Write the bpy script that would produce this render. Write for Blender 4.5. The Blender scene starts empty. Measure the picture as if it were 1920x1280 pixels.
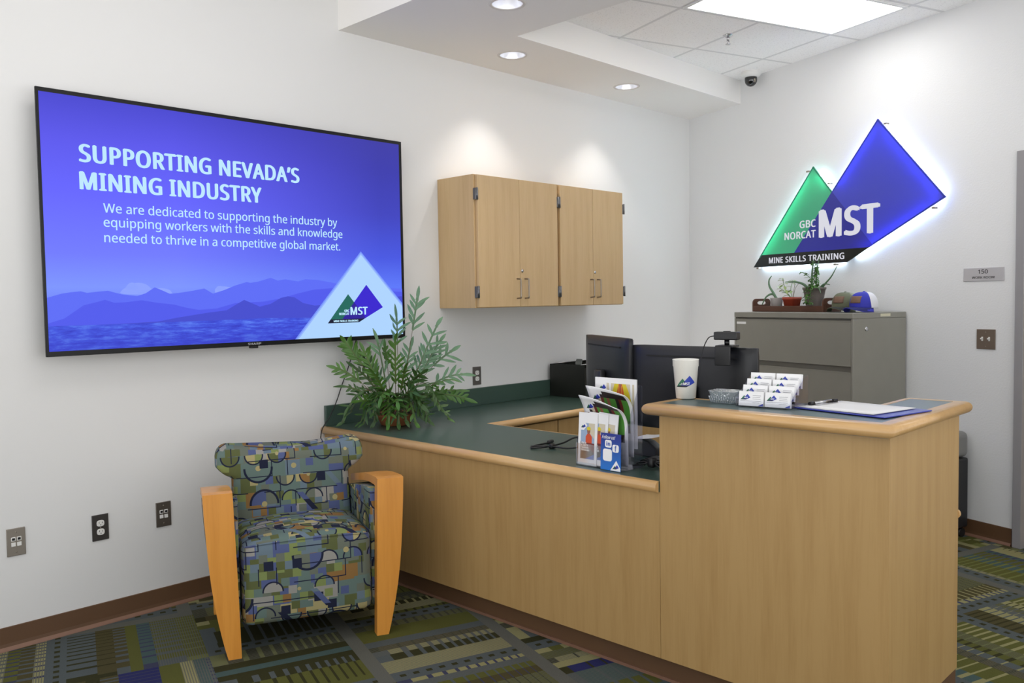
import bpy, bmesh, math, random, os
from math import sin, cos, pi, radians, sqrt, atan2, hypot
from mathutils import Vector, Matrix
SC = bpy.context.scene
COL = SC.collection
random.seed(7)

# ------------------------------------------------------------------ camera
F_PX, YAW, PITCH, ROLL, CAM_H = 1591.9, 0.7961, 0.0492, 0.0159, 1.45
def cam_axes():
    f = Vector((sin(YAW)*cos(PITCH), cos(YAW)*cos(PITCH), -sin(PITCH)))
    r = Vector((cos(YAW), -sin(YAW), 0)); d = f.cross(r)
    return r*cos(ROLL)+d*sin(ROLL), d*cos(ROLL)-r*sin(ROLL), f
CR, CD, CF = cam_axes()
cam = bpy.data.cameras.new('camera'); cam.sensor_width = 36; cam.lens = F_PX/1920*36
cam.clip_start = 0.05
camo = bpy.data.objects.new('camera', cam); COL.objects.link(camo)
M = Matrix((CR, -CD, -CF)).transposed().to_4x4(); M.translation = (0, 0, CAM_H)
camo.matrix_world = M
SC.camera = camo

# ------------------------------------------------------------------ world, exposure
SC.view_settings.view_transform = 'Standard'; SC.view_settings.look = 'None'
SC.view_settings.gamma = 1; SC.view_settings.exposure = 0; SC.view_settings.use_curve_mapping = False
w = bpy.data.worlds.new('daylight'); SC.world = w; w.use_nodes = True
bg = w.node_tree.nodes['Background']; bg.inputs[0].default_value = (0.93, 0.97, 1.0, 1); bg.inputs[1].default_value = 1.0
# soft daylight from behind the camera; brighter lower half added to light the ceiling
_g = w.node_tree.nodes.new('ShaderNodeTexCoord'); _x = w.node_tree.nodes.new('ShaderNodeSeparateXYZ'); _r = w.node_tree.nodes.new('ShaderNodeValToRGB')
_m = w.node_tree.nodes.new('ShaderNodeMath'); _m.operation = 'MULTIPLY_ADD'; _m.inputs[1].default_value = 0.5; _m.inputs[2].default_value = 0.5
w.node_tree.links.new(_g.outputs['Generated'], _x.inputs[0]); w.node_tree.links.new(_x.outputs[2], _m.inputs[0]); w.node_tree.links.new(_m.outputs[0], _r.inputs[0])
_r.color_ramp.elements[0].position = 0.46; _r.color_ramp.elements[0].color = (2.85, 2.85, 2.85, 1)
_r.color_ramp.elements[1].position = 0.52; _r.color_ramp.elements[1].color = (1.30, 1.325, 1.36, 1)
w.node_tree.links.new(_r.outputs[0], bg.inputs[0])

# ------------------------------------------------------------------ geometry of the room
A = 0.3215                      # the right wall leaves the corner at this angle
D = 4.0142                      # left wall: y = D
XC = 6.2954
ZC = 3.135                      # tile ceiling
ZS = 2.955                      # soffit underside
T = Vector((-sin(A), -cos(A), 0)); NW = Vector((-cos(A), sin(A), 0)); COR = Vector((XC, D, 0))
THR = atan2(T.y, T.x)
def S(s, off, z): return COR + T*s + NW*off + Vector((0, 0, z))

def area(loc, sx, sy, power, rot=0, color=(1, 0.98, 0.95)):
    l = bpy.data.lights.new('troffer_lamp', 'AREA'); l.shape = 'RECTANGLE'; l.size = sx; l.size_y = sy
    l.energy = power; l.color = color
    o = bpy.data.objects.new('troffer_lamp', l); COL.objects.link(o); o.location = loc; o.rotation_euler = (0, 0, rot)
    return o
# the other ceiling troffers of the room (same grid as the one in view)
for s, off, p in ((2.69, 3.94, 8), (4.6, 0.88, 8), (5.2, 3.6, 6)):
    area(S(s, off, ZC-0.01), 0.56, 1.17, p, THR)

# ------------------------------------------------------------------ node helpers
def lin(c):
    return tuple(((v/255)/12.92 if v <= 10.31 else ((v/255+0.055)/1.055)**2.4) for v in c)
class NT:
    def __init__(s, name):
        s.m = bpy.data.materials.new(name); s.m.use_nodes = True; s.t = s.m.node_tree; s.t.nodes.clear()
        s.out = s.n('OutputMaterial')
    def n(s, k, **kw):
        x = s.t.nodes.new('ShaderNode'+k)
        for a, v in kw.items(): setattr(x, a, v)
        return x
    def put(s, inp, v):
        if v is None: return
        if isinstance(v, bpy.types.NodeSocket): s.t.links.new(v, inp)
        else:
            if hasattr(inp.default_value, '__len__') and not hasattr(v, '__len__'): v = (v,)*len(inp.default_value)
            if hasattr(v, '__len__') and len(v) == 3 and len(inp.default_value) == 4: v = (*v, 1)
            inp.default_value = v
    def math(s, op, a, b=None, c=None):
        x = s.n('Math', operation=op); s.put(x.inputs[0], a); s.put(x.inputs[1], b); s.put(x.inputs[2], c); return x.outputs[0]
    def mix(s, f, a, b, bt='MIX'):
        x = s.n('Mix', data_type='RGBA', blend_type=bt); s.put(x.inputs[0], f); s.put(x.inputs[6], a); s.put(x.inputs[7], b); return x.outputs[2]
    def ramp(s, f, stops, const=False):
        x = s.n('ValToRGB'); e = x.color_ramp; e.interpolation = 'CONSTANT' if const else 'LINEAR'
        while len(e.elements) < len(stops): e.elements.new(0.5)
        for el, (p, c) in zip(e.elements, stops): el.position = p; el.color = (*c, 1) if len(c) == 3 else c
        s.put(x.inputs[0], f); return x.outputs[0]
    def white(s, *v):
        x = s.n('TexWhiteNoise', noise_dimensions='3D'); s.put(x.inputs['Vector'], s.comb(*v)); return x.outputs[0]
    def comb(s, a, b, c=0.0):
        x = s.n('CombineXYZ'); s.put(x.inputs[0], a); s.put(x.inputs[1], b); s.put(x.inputs[2], c); return x.outputs[0]
    def sep(s, v):
        x = s.n('SeparateXYZ'); s.put(x.inputs[0], v); return x.outputs
    def coord(s, k='Object'): return s.n('TexCoord').outputs[k]
    def mapping(s, v, scale=(1, 1, 1), loc=(0, 0, 0), rot=(0, 0, 0)):
        x = s.n('Mapping'); s.put(x.inputs[0], v); x.inputs[1].default_value = loc; x.inputs[2].default_value = rot; x.inputs[3].default_value = scale; return x.outputs[0]
    def noise(s, v, scale, detail=2, rough=0.5, dist=0.0):
        x = s.n('TexNoise'); s.put(x.inputs['Vector'], v); x.inputs['Scale'].default_value = scale; x.inputs['Detail'].default_value = detail
        x.inputs['Roughness'].default_value = rough; x.inputs['Distortion'].default_value = dist; return x.outputs[0]
    def bump(s, h, strength=0.2, dist=0.01):
        x = s.n('Bump'); s.put(x.inputs['Height'], h); x.inputs['Strength'].default_value = strength; x.inputs['Distance'].default_value = dist; return x.outputs[0]
    def bsdf(s, color, rough=0.5, metal=0.0, spec=0.5, normal=None, emis=None, estr=0.0, trans=0.0, alpha=1.0, coat=0.0):
        b = s.n('BsdfPrincipled'); s.put(b.inputs['Base Color'], color); s.put(b.inputs['Roughness'], rough); s.put(b.inputs['Metallic'], metal)
        s.put(b.inputs['Specular IOR Level'], spec)
        if normal is not None: s.put(b.inputs['Normal'], normal)
        if emis is not None: s.put(b.inputs['Emission Color'], emis); s.put(b.inputs['Emission Strength'], estr)
        b.inputs['Transmission Weight'].default_value = trans; b.inputs['Alpha'].default_value = alpha; b.inputs['Coat Weight'].default_value = coat
        return b.outputs[0]
    def done(s, sh): s.put(s.out.inputs[0], sh); return s.m

MATS = {}
def flat(name, rgb, rough=0.5, metal=0.0, spec=0.5, var=0.06, vs=9.0, bump=0.0, bs=300.0, lin_rgb=False):
    if name in MATS: return MATS[name]
    t = NT(name); c = rgb if lin_rgb else lin(rgb); o = t.coord()
    nz = t.noise(o, vs, 3)
    k = t.math('ADD', t.math('MULTIPLY', nz, 2*var), 1-var)
    col = t.mix(1.0, c, t.comb(k, k, k), 'MULTIPLY')
    nrm = t.bump(t.noise(o, bs, 2), bump, 0.002) if bump else None
    MATS[name] = t.done(t.bsdf(col, rough, metal, spec, nrm)); return MATS[name]
def glow(name, rgb, strength=1.0, rough=0.4):
    if name in MATS: return MATS[name]
    t = NT(name); MATS[name] = t.done(t.bsdf((0.01, 0.01, 0.012), rough, 0, 0.08, None, lin(rgb), strength)); return MATS[name]

def wood_mat(name, c1, c2, rough=0.4, axis='Z', scale=1.0, coat=0.0):
    t = NT(name); o = t.coord()
    sc = {'Z': (14, 14, 0.9), 'X': (0.9, 14, 14), 'Y': (14, 0.9, 14)}[axis]
    v = t.mapping(o, tuple(k*scale for k in sc))
    n1 = t.noise(v, 1.6, 5, 0.6, 0.4)
    sc2 = tuple((60 if k > 2 else 3)*scale for k in sc)
    n2 = t.noise(t.mapping(o, sc2), 2.0, 3, 0.7)
    f = t.math('ADD', t.math('MULTIPLY', n1, 0.75), t.math('MULTIPLY', n2, 0.35))
    col = t.ramp(f, [(0.28, c2), (0.62, c1)])
    return t.done(t.bsdf(col, rough, 0, 0.4, t.bump(n2, 0.05, 0.001), coat=coat))
MAPLE = wood_mat('maple_laminate', (0.435, 0.275, 0.108), (0.36, 0.212, 0.074), 0.42)
MAPLE2 = wood_mat('maple_edge', (0.62, 0.39, 0.175), (0.52, 0.30, 0.115), 0.28, 'Y', 1, 0.3)
MAPLE2X = wood_mat('maple_edge_along', (0.62, 0.39, 0.175), (0.52, 0.30, 0.115), 0.28, 'X', 1, 0.3)
CABW = wood_mat('maple_cabinet', (0.58, 0.405, 0.215), (0.50, 0.335, 0.165), 0.45)
ARMW = wood_mat('honey_beech', (0.72, 0.31, 0.055), (0.58, 0.225, 0.032), 0.3, 'Z', 0.5, 0.2)
TRAYW = wood_mat('dark_walnut', (0.10, 0.042, 0.025), (0.05, 0.02, 0.013), 0.4, 'X')

def wall_mat(name, c, bumpy, scale):
    t = NT(name); o = t.coord('Object'); n = t.noise(o, scale, 3, 0.6)
    n2 = t.noise(o, 1.2, 2)
    col = t.mix(n2, c, tuple(k*0.97 for k in c))
    return t.done(t.bsdf(col, 0.6, 0, 0.25, t.bump(n, bumpy, 0.004)))
WALLM = wall_mat('painted_wall', (0.77, 0.765, 0.755), 0.06, 60)
WALLR = wall_mat('orange_peel_wall', (0.78, 0.785, 0.79), 0.28, 100)
SOFFM = wall_mat('painted_soffit', (0.86, 0.84, 0.815), 0.05, 60)

def carpet_mat():
    t = NT('patchwork_carpet'); o = t.coord(); x, y, _ = t.sep(o)
    TL = 0.60
    def layer(seed, tl, ox):
        X = t.math('DIVIDE', t.math('ADD', x, ox), tl); Y = t.math('DIVIDE', t.math('ADD', y, ox*0.7), tl)
        cx = t.math('FLOOR', X); cy = t.math('FLOOR', Y)
        fx = t.math('FRACT', X); fy = t.math('FRACT', Y)
        r = t.white(cx, cy, seed)
        rot = t.math('GREATER_THAN', r, 0.5)
        u = t.math('ADD', t.math('MULTIPLY', fx, t.math('SUBTRACT', 1.0, rot)), t.math('MULTIPLY', fy, rot))
        v = t.math('ADD', t.math('MULTIPLY', fy, t.math('SUBTRACT', 1.0, rot)), t.math('MULTIPLY', fx, rot))
        # wide bands across u of uneven widths
        ub = t.math('ADD', t.math('MULTIPLY', u, 8.0), t.math('MULTIPLY', t.math('SINE', t.math('ADD', t.math('MULTIPLY', u, 9.0), t.math('MULTIPLY', r, 20.0))), 0.55))
        b = t.math('FLOOR', ub); bf = t.math('FRACT', ub)
        rb = t.white(b, t.math('ADD', cx, t.math('MULTIPLY', cy, 17.0)), seed+3.1)
        return u, v, b, bf, rb, r, cx, cy
    u, v, b, bf, rb, r, cx, cy = layer(1.7, TL, 50.12)
    ol = lin((97, 99, 50)); dk = lin((60, 60, 36)); tan = lin((156, 152, 108)); gb = lin((92, 99, 100)); bl = lin((52, 54, 104)); br = lin((84, 78, 50)); gy = lin((106, 107, 100)); te = lin((78, 98, 96))
    base = t.ramp(rb, [(0, ol), (0.2, dk), (0.36, br), (0.52, gb), (0.60, tan), (0.74, ol), (0.88, te), (0.96, bl)], True)
    # cross stripes, spacing tightening along the patch
    vv = t.math('MULTIPLY', t.math('POWER', v, 1.6), 13.0)
    sf = t.math('FRACT', vv)
    w = t.math('ADD', 0.13, t.math('MULTIPLY', t.white(b, cx, 9.0), 0.26))
    on = t.math('LESS_THAN', sf, w)
    rs = t.white(b, cy, 5.5)
    on = t.math('MULTIPLY', on, t.math('GREATER_THAN', rs, 0.22))
    stripe = t.ramp(t.white(b, t.math('ADD', cx, cy), 21.0), [(0, gb), (0.25, dk), (0.45, lin((70, 72, 96))), (0.6, tan), (0.75, lin((120, 124, 70))), (0.88, dk)], True)
    col = t.mix(on, base, stripe)
    # fine pin stripes in some bands
    pin = t.math('LESS_THAN', t.math('FRACT', t.math('MULTIPLY', u, 62.0)), 0.45)
    pin = t.math('MULTIPLY', pin, t.math('GREATER_THAN', t.white(b, cx, 33.0), 0.72))
    col = t.mix(t.math('MULTIPLY', pin, 0.8), col, gy)
    # bead row: dark dashes along a light band
    bead = t.math('MULTIPLY', t.math('LESS_THAN', t.math('ABSOLUTE', t.math('SUBTRACT', u, 0.07)), 0.018), t.math('GREATER_THAN', t.math('FRACT', t.math('MULTIPLY', v, 11.0)), 0.55))
    edge = t.math('LESS_THAN', u, 0.13)
    col = t.mix(edge, col, gb); col = t.mix(bead, col, dk)
    e2 = t.math('GREATER_THAN', v, 0.90); col = t.mix(t.math('MULTIPLY', e2, t.math('GREATER_THAN', r, 0.3)), col, gy)
    pile = t.noise(o, 420, 2)
    k = t.math('ADD', 0.42, t.math('MULTIPLY', pile, 0.62))
    col = t.mix(1.0, col, t.comb(k, k, k), 'MULTIPLY')
    return t.done(t.bsdf(col, 0.95, 0, 0.1, t.bump(pile, 0.5, 0.004)))
CARPET = carpet_mat()

def tile_mat():
    t = NT('ceiling_tile'); o = t.coord(); x, y, _ = t.sep(o)
    def line(c, o0):
        f = t.math('FRACT', t.math('DIVIDE', t.math('SUBTRACT', c, o0), 0.61))
        return t.math('LESS_THAN', t.math('ABSOLUTE', t.math('SUBTRACT', f, 0.5)), 0.019)
    L = t.math('MAXIMUM', line(x, 0.55-0.305), line(y, -0.275-0.305))
    n = t.noise(o, 95, 3, 0.7); n2 = t.noise(o, 380, 2)
    pit = t.math('GREATER_THAN', n, 0.60)
    pit = t.math('MULTIPLY', pit, t.math('SUBTRACT', 1.0, L))
    col = t.mix(t.math('MULTIPLY', pit, 0.60), (0.97, 0.955, 0.94), (0.72, 0.70, 0.68))
    col = t.mix(L, col, (0.74, 0.73, 0.72))
    h = t.math('SUBTRACT', 1.0, t.math('MULTIPLY', pit, 0.6))
    return t.done(t.bsdf(col, 0.8, 0, 0.2, t.bump(h, 0.35, 0.004)))
TILE = tile_mat()

def fabric_mat():
    t = NT('geometric_upholstery'); uv = t.n('UVMap').outputs[0]; x, y, _ = t.sep(uv)
    P = dict(teal=(98, 116, 110), ol=(90, 96, 60), lg=(122, 134, 82), bl=(82, 92, 132), cr=(164, 154, 110), ob=(136, 104, 62), lgr=(146, 144, 138), nv=(34, 38, 58), gr=(104, 110, 98), sb=(102, 118, 130))
    P = {k: lin(v) for k, v in P.items()}
    def cells(sc, seed, jit=True):
        Y = t.math('MULTIPLY', y, sc); cy = t.math('FLOOR', Y)
        X = t.math('MULTIPLY', x, sc)
        if jit: X = t.math('ADD', X, t.math('MULTIPLY', t.white(cy, seed, 0.3), 7.0))
        cx = t.math('FLOOR', X)
        return cx, cy, t.math('FRACT', X), t.math('FRACT', Y), t.white(cx, cy, seed)
    order = ['teal', 'ol', 'gr', 'lg', 'bl', 'teal', 'ob', 'sb', 'cr', 'ol', 'gr', 'bl', 'teal', 'lgr']
    stops = [(i/len(order), P[k]) for i, k in enumerate(order)]
    cx, cy, fx, fy, r1 = cells(15.0, 1.1)
    col = t.ramp(r1, stops, True)
    cx2, cy2, fx2, fy2, r2 = cells(29.0, 2.2)
    r2b = t.white(cx2, cy2, 4.4)
    col = t.mix(t.math('GREATER_THAN', r2, 0.62), col, t.ramp(r2b, stops, True))
    # big discs cut by colour, with navy arcs
    for sc, seed, lo in ((9.5, 6.3, 0.35), (6.2, 8.9, 0.5)):
        cx, cy, fx, fy, r3 = cells(sc, seed)
        dx = t.math('SUBTRACT', fx, 0.5); dy = t.math('SUBTRACT', fy, 0.45)
        d = t.math('SQRT', t.math('ADD', t.math('MULTIPLY', dx, dx), t.math('MULTIPLY', dy, dy)))
        has = t.math('GREATER_THAN', r3, lo)
        half = t.math('GREATER_THAN', t.math('MULTIPLY', dy, t.math('SUBTRACT', t.math('MULTIPLY', t.math('GREATER_THAN', t.white(cx, cy, seed+1), 0.5), 2.0), 1.0)), -0.02)
        ins = t.math('MULTIPLY', t.math('MULTIPLY', t.math('LESS_THAN', d, 0.36), half), has)
        inner = t.ramp(t.white(cx, cy, t.math('ADD', seed+2, t.math('GREATER_THAN', dx, 0.05))), stops, True)
        col = t.mix(ins, col, inner)
        ring = t.math('LESS_THAN', t.math('ABSOLUTE', t.math('SUBTRACT', d, 0.38)), 0.03)
        ring = t.math('MULTIPLY', t.math('MULTIPLY', ring, half), has)
        col = t.mix(ring, col, P['nv'])
        dot = t.math('MULTIPLY', t.math('LESS_THAN', d, 0.075), t.math('GREATER_THAN', t.white(cx, cy, seed+5), 0.72))
        col = t.mix(dot, col, P['cr'])
    # thin navy rules and small navy blocks
    cx, cy, fx, fy, r4 = cells(14.0, 12.7)
    ln = t.math('MULTIPLY', t.math('LESS_THAN', fy, 0.06), t.math('GREATER_THAN', r4, 0.5))
    ln = t.math('MAXIMUM', ln, t.math('MULTIPLY', t.math('LESS_THAN', fx, 0.06), t.math('LESS_THAN', r4, 0.35)))
    col = t.mix(ln, col, P['nv'])
    cx, cy, fx, fy, r5 = cells(26.0, 15.1)
    col = t.mix(t.math('GREATER_THAN', r5, 0.94), col, P['nv'])
    # a few slanted bars
    sx = t.math('ADD', x, t.math('MULTIPLY', y, 0.8)); q = t.math('MULTIPLY', sx, 5.0); qf = t.math('FRACT', q)
    bar = t.math('MULTIPLY', t.math('LESS_THAN', qf, 0.14), t.math('GREATER_THAN', t.white(t.math('FLOOR', q), t.math('FLOOR', t.math('MULTIPLY', y, 12.0)), 19.0), 0.80))
    col = t.mix(bar, col, t.ramp(t.white(t.math('FLOOR', q), t.math('FLOOR', t.math('MULTIPLY', y, 17.0)), 23.0), [(0, P['sb']), (0.4, P['nv']), (0.7, P['bl'])], True))
    wv = t.noise(t.mapping(uv, (900, 900, 1)), 1.0, 1)
    k = t.math('ADD', 0.85, t.math('MULTIPLY', wv, 0.3))
    col = t.mix(1.0, col, t.comb(k, k, k), 'MULTIPLY')
    return t.done(t.bsdf(col, 0.85, 0, 0.15, t.bump(wv, 0.2, 0.001)))
FABRIC = fabric_mat()

def counter_mat(name, c):
    t = NT(name); o = t.coord()
    n = t.noise(o, 220, 3, 0.7)
    col = t.mix(n, tuple(k*0.75 for k in c), tuple(k*1.25 for k in c))
    return t.done(t.bsdf(col, 0.32, 0, 0.55))
GREEN = counter_mat('green_laminate', (0.046, 0.084, 0.066))

def acrylic(name, tint=(0.97, 0.98, 1.0), gl=0.09, fk=0.45):
    t = NT(name)
    tr = t.n('BsdfTransparent'); t.put(tr.inputs[0], tint)
    g = t.n('BsdfGlossy'); g.inputs['Roughness'].default_value = 0.06; t.put(g.inputs[0], (1, 1, 1))
    fr = t.n('Fresnel'); fr.inputs[0].default_value = 1.49
    f = t.math('MINIMUM', t.math('ADD', t.math('MULTIPLY', fr.outputs[0], fk), gl), 0.7)
    m = t.n('MixShader'); t.put(m.inputs[0], f); t.put(m.inputs[1], tr.outputs[0]); t.put(m.inputs[2], g.outputs[0])
    return t.done(m.outputs[0])
ACRYL = acrylic('clear_acrylic', (0.97, 0.975, 0.99), 0.0)
ACRYLE = acrylic('acrylic_edge', (0.90, 0.90, 0.95), 0.02, 0.2)
def glass_mat():
    t = NT('cut_glass'); o = t.coord()
    v = t.n('TexVoronoi'); t.put(v.inputs['Vector'], o); v.inputs['Scale'].default_value = 140
    tr = t.n('BsdfTransparent'); t.put(tr.inputs[0], (0.80, 0.85, 0.88))
    g = t.n('BsdfGlossy'); g.inputs['Roughness'].default_value = 0.08; t.put(g.inputs['Normal'], t.bump(v.outputs[0], 0.9, 0.004))
    df = t.n('BsdfDiffuse'); t.put(df.inputs[0], (0.75, 0.78, 0.80))
    m = t.n('MixShader'); t.put(m.inputs[0], 0.28); t.put(m.inputs[1], tr.outputs[0]); t.put(m.inputs[2], g.outputs[0])
    m2 = t.n('MixShader'); t.put(m2.inputs[0], 0.14); t.put(m2.inputs[1], m.outputs[0]); t.put(m2.inputs[2], df.outputs[0])
    return t.done(m2.outputs[0])
GLASS = glass_mat()

# ------------------------------------------------------------------ mesh helpers
def BM(): return bmesh.new()
def box(bm, x0, x1, y0, y1, z0, z1, bev=0.0, seg=2, mi=0, M=None):
    r = bmesh.ops.create_cube(bm, size=1); vs = r['verts']
    for v in vs: v.co = Vector(((x0+x1)/2+v.co.x*(x1-x0), (y0+y1)/2+v.co.y*(y1-y0), (z0+z1)/2+v.co.z*(z1-z0)))
    fs = list({f for v in vs for f in v.link_faces})
    if bev > 0:
        es = list({e for v in vs for e in v.link_edges})
        b = bmesh.ops.bevel(bm, geom=es, offset=bev, segments=seg, profile=0.5, affect='EDGES')
        fs = list({f for f in b['faces']} | {f for f in fs if f.is_valid})
        vs = list({v for f in fs for v in f.verts})
    for f in fs:
        f.material_index = mi
        if bev > 0: f.smooth = True
    if M is not None:
        for v in vs: v.co = M @ v.co
    return vs
def poly(bm, pts, mi=0):
    vs = [bm.verts.new(p) for p in pts]; f = bm.faces.new(vs); f.material_index = mi; return f
def prism(bm, pts, vec, mi=0, smooth=False):
    """pts: 3D polygon, extruded by vec."""
    vec = Vector(vec); a = [bm.verts.new(p) for p in pts]; b = [bm.verts.new(Vector(p)+vec) for p in pts]; n = len(pts)
    fs = [bm.faces.new(a[::-1]), bm.faces.new(b)]
    for i in range(n):
        f = bm.faces.new((a[i], a[(i+1) % n], b[(i+1) % n], b[i])); f.smooth = smooth; fs.append(f)
    for f in fs: f.material_index = mi
    return fs
def tube(bm, pts, r, n=8, mi=0, cap=True):
    pts = [Vector(p) for p in pts]; rs = r if hasattr(r, '__len__') else [r]*len(pts)
    rings = []; prev = None
    for i, p in enumerate(pts):
        d = (pts[min(i+1, len(pts)-1)]-pts[max(i-1, 0)]).normalized()
        if prev is None:
            u = d.orthogonal().normalized()
        else:
            u = (prev-d*prev.dot(d)); u = u.normalized() if u.length > 1e-6 else d.orthogonal().normalized()
        prev = u; v = d.cross(u)
        rings.append([bm.verts.new(p+(u*cos(2*pi*k/n)+v*sin(2*pi*k/n))*rs[i]) for k in range(n)])
    for a, b in zip(rings, rings[1:]):
        for k in range(n):
            f = bm.faces.new((a[k], a[(k+1) % n], b[(k+1) % n], b[k])); f.smooth = True; f.material_index = mi
    if cap:
        for rg, rev in ((rings[0], True), (rings[-1], False)):
            f = bm.faces.new(rg[::-1] if rev else rg); f.material_index = mi
def lathe(bm, prof, n=32, c=(0, 0, 0), mi=0, sx=1, sy=1, square=0):
    rings = []
    for r, z in prof:
        ring = []
        for k in range(n):
            a = 2*pi*k/n; x, y = cos(a), sin(a)
            if square:
                q = (abs(x)**square+abs(y)**square)**(-1/square); x *= q; y *= q
            ring.append(bm.verts.new((c[0]+r*x*sx, c[1]+r*y*sy, c[2]+z)))
        rings.append(ring)
    for a, b in zip(rings, rings[1:]):
        for k in range(n):
            f = bm.faces.new((a[k], a[(k+1) % n], b[(k+1) % n], b[k])); f.smooth = True; f.material_index = mi
    return rings
def capdisc(bm, ring, rev=False, mi=0):
    f = bm.faces.new(ring[::-1] if rev else ring); f.material_index = mi
def cushion(bm, lo, hi, r, cuts=8, fn=None, mi=0):
    """rounded box on a grid; fn(v) moves each vertex afterwards."""
    b2 = bmesh.new(); bmesh.ops.create_cube(b2, size=1)
    bmesh.ops.subdivide_edges(b2, edges=b2.edges[:], cuts=cuts, use_grid_fill=True)
    lo = Vector(lo); hi = Vector(hi)
    mp = {}
    for v in b2.verts:
        p = Vector([lo[i]+(v.co[i]+0.5)*(hi[i]-lo[i]) for i in range(3)])
        c = Vector([min(max(p[i], lo[i]+r), hi[i]-r) for i in range(3)])
        d = p-c
        if d.length > 1e-7: p = c+d.normalized()*r
        if fn: p = fn(p)
        mp[v] = bm.verts.new(p)
    for f in b2.faces:
        g = bm.faces.new([mp[v] for v in f.verts]); g.smooth = True; g.material_index = mi
    b2.free()
def grid_sheet(bm, fn, nu, nv, mi=0, thick=0.0):
    P = [[Vector(fn(i/nu, j/nv)) for j in range(nv+1)] for i in range(nu+1)]
    V = [[bm.verts.new(p) for p in row] for row in P]
    fs = []
    for i in range(nu):
        for j in range(nv):
            f = bm.faces.new((V[i][j], V[i+1][j], V[i+1][j+1], V[i][j+1])); f.smooth = True; f.material_index = mi; fs.append(f)
    return V, fs
def cube_uv(bm, off=(0, 0)):
    bm.normal_update()
    L = bm.loops.layers.uv.verify()
    for f in bm.faces:
        n = f.normal; ax = max(range(3), key=lambda i: abs(n[i]))
        for l in f.loops:
            c = l.vert.co
            l[L].uv = ((c.y, c.z) if ax == 0 else (c.x, c.z) if ax == 1 else (c.x, c.y))
            l[L].uv[0] += off[0]; l[L].uv[1] += off[1]
def obj(name, bm, mats, parent=None, loc=None, rot=0.0, normals=True):
    if normals: bmesh.ops.recalc_face_normals(bm, faces=bm.faces[:])
    me = bpy.data.meshes.new(name); bm.to_mesh(me); bm.free()
    for m in (mats if isinstance(mats, (list, tuple)) else [mats]): me.materials.append(m)
    o = bpy.data.objects.new(name, me); COL.objects.link(o)
    if parent is not None: o.parent = parent
    if loc is not None: o.location = loc
    if rot: o.rotation_euler = (0, 0, rot)
    return o
def empty(name, loc=(0, 0, 0), rot=0.0):
    o = bpy.data.objects.new(name, None); COL.objects.link(o); o.location = loc; o.rotation_euler = (0, 0, rot); o.empty_display_size = 0.1
    return o
def tag(o, label, cat, group=None):
    o['label'] = label; o['category'] = cat
    if group: o['group'] = group
    return o
def struct(o): o['kind'] = 'structure'; return o
def thing(name, label, cat, loc=(0, 0, 0), rot=0.0, group=None): return tag(empty(name, loc, rot), label, cat, group)
def dup(root):
    r = root.copy(); COL.objects.link(r)
    for ch in list(root.children):
        c = ch.copy(); COL.objects.link(c); c.parent = r
        for g in list(ch.children):
            d = g.copy(); COL.objects.link(d); d.parent = c
    return r

# lettering: outlines of a sans face, laid on the XZ plane facing -Y
FONT = None
try:
    _p = os.path.join(bpy.utils.system_resource('DATAFILES', path='fonts'), 'NotoSansHebrew-Regular.woff2')
    if os.path.exists(_p): FONT = bpy.data.fonts.load(_p)
except Exception: FONT = None
_cap = None
def text_raw(body, shear=0.0, space=1.0):
    c = bpy.data.curves.new('lettering', 'FONT'); c.body = body; c.resolution_u = 3; c.shear = shear; c.space_character = space
    if FONT: c.font = FONT
    o = bpy.data.objects.new('lettering', c); COL.objects.link(o)
    dg = bpy.context.evaluated_depsgraph_get(); dg.update()
    me = bpy.data.meshes.new_from_object(o.evaluated_get(dg))
    vs = [v.co.copy() for v in me.vertices]; fs = [tuple(p.vertices) for p in me.polygons]
    bpy.data.objects.remove(o); bpy.data.curves.remove(c); bpy.data.meshes.remove(me)
    return vs, fs
def text(bm, body, x0, x1, z0, cap, y=0.0, bold=0.0, mi=0, fmap=None, shear=0.0, align=None, rise=0.0):
    """letters from x0 to x1 with baseline z0 and cap height cap; fmap(x, z, y) places them."""
    global _cap
    if _cap is None:
        h = text_raw('H')[0]; _cap = max(v.y for v in h)-min(v.y for v in h)
    vs, fs = text_raw(body, shear, 1.08 if bold > 0.08*cap else 1.0)
    if not vs: return
    a = min(v.x for v in vs); b = max(v.x for v in vs); k = cap/_cap
    if x1 is None: x1 = x0+(b-a)*k
    kx = (x1-x0-bold)/(b-a)
    offs = [(0, 0)] if not bold else [(0, 0), (bold, 0), (bold/2, bold*0.28), (bold/2, -bold*0.1), (bold*0.25, 0.1*bold), (bold*0.75, 0.1*bold)]
    for j, (ox, oz) in enumerate(offs):
        nv = []
        for v in vs:
            X = x0+(v.x-a)*kx+ox; Z = z0+v.y*k+oz; Y = y-j*0.00006
            nv.append(bm.verts.new(fmap(X, Z, Y) if fmap else (X, Y, Z)))
        for f in fs:
            try:
                g = bm.faces.new([nv[i] for i in f]); g.material_index = mi
            except ValueError: pass

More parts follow.
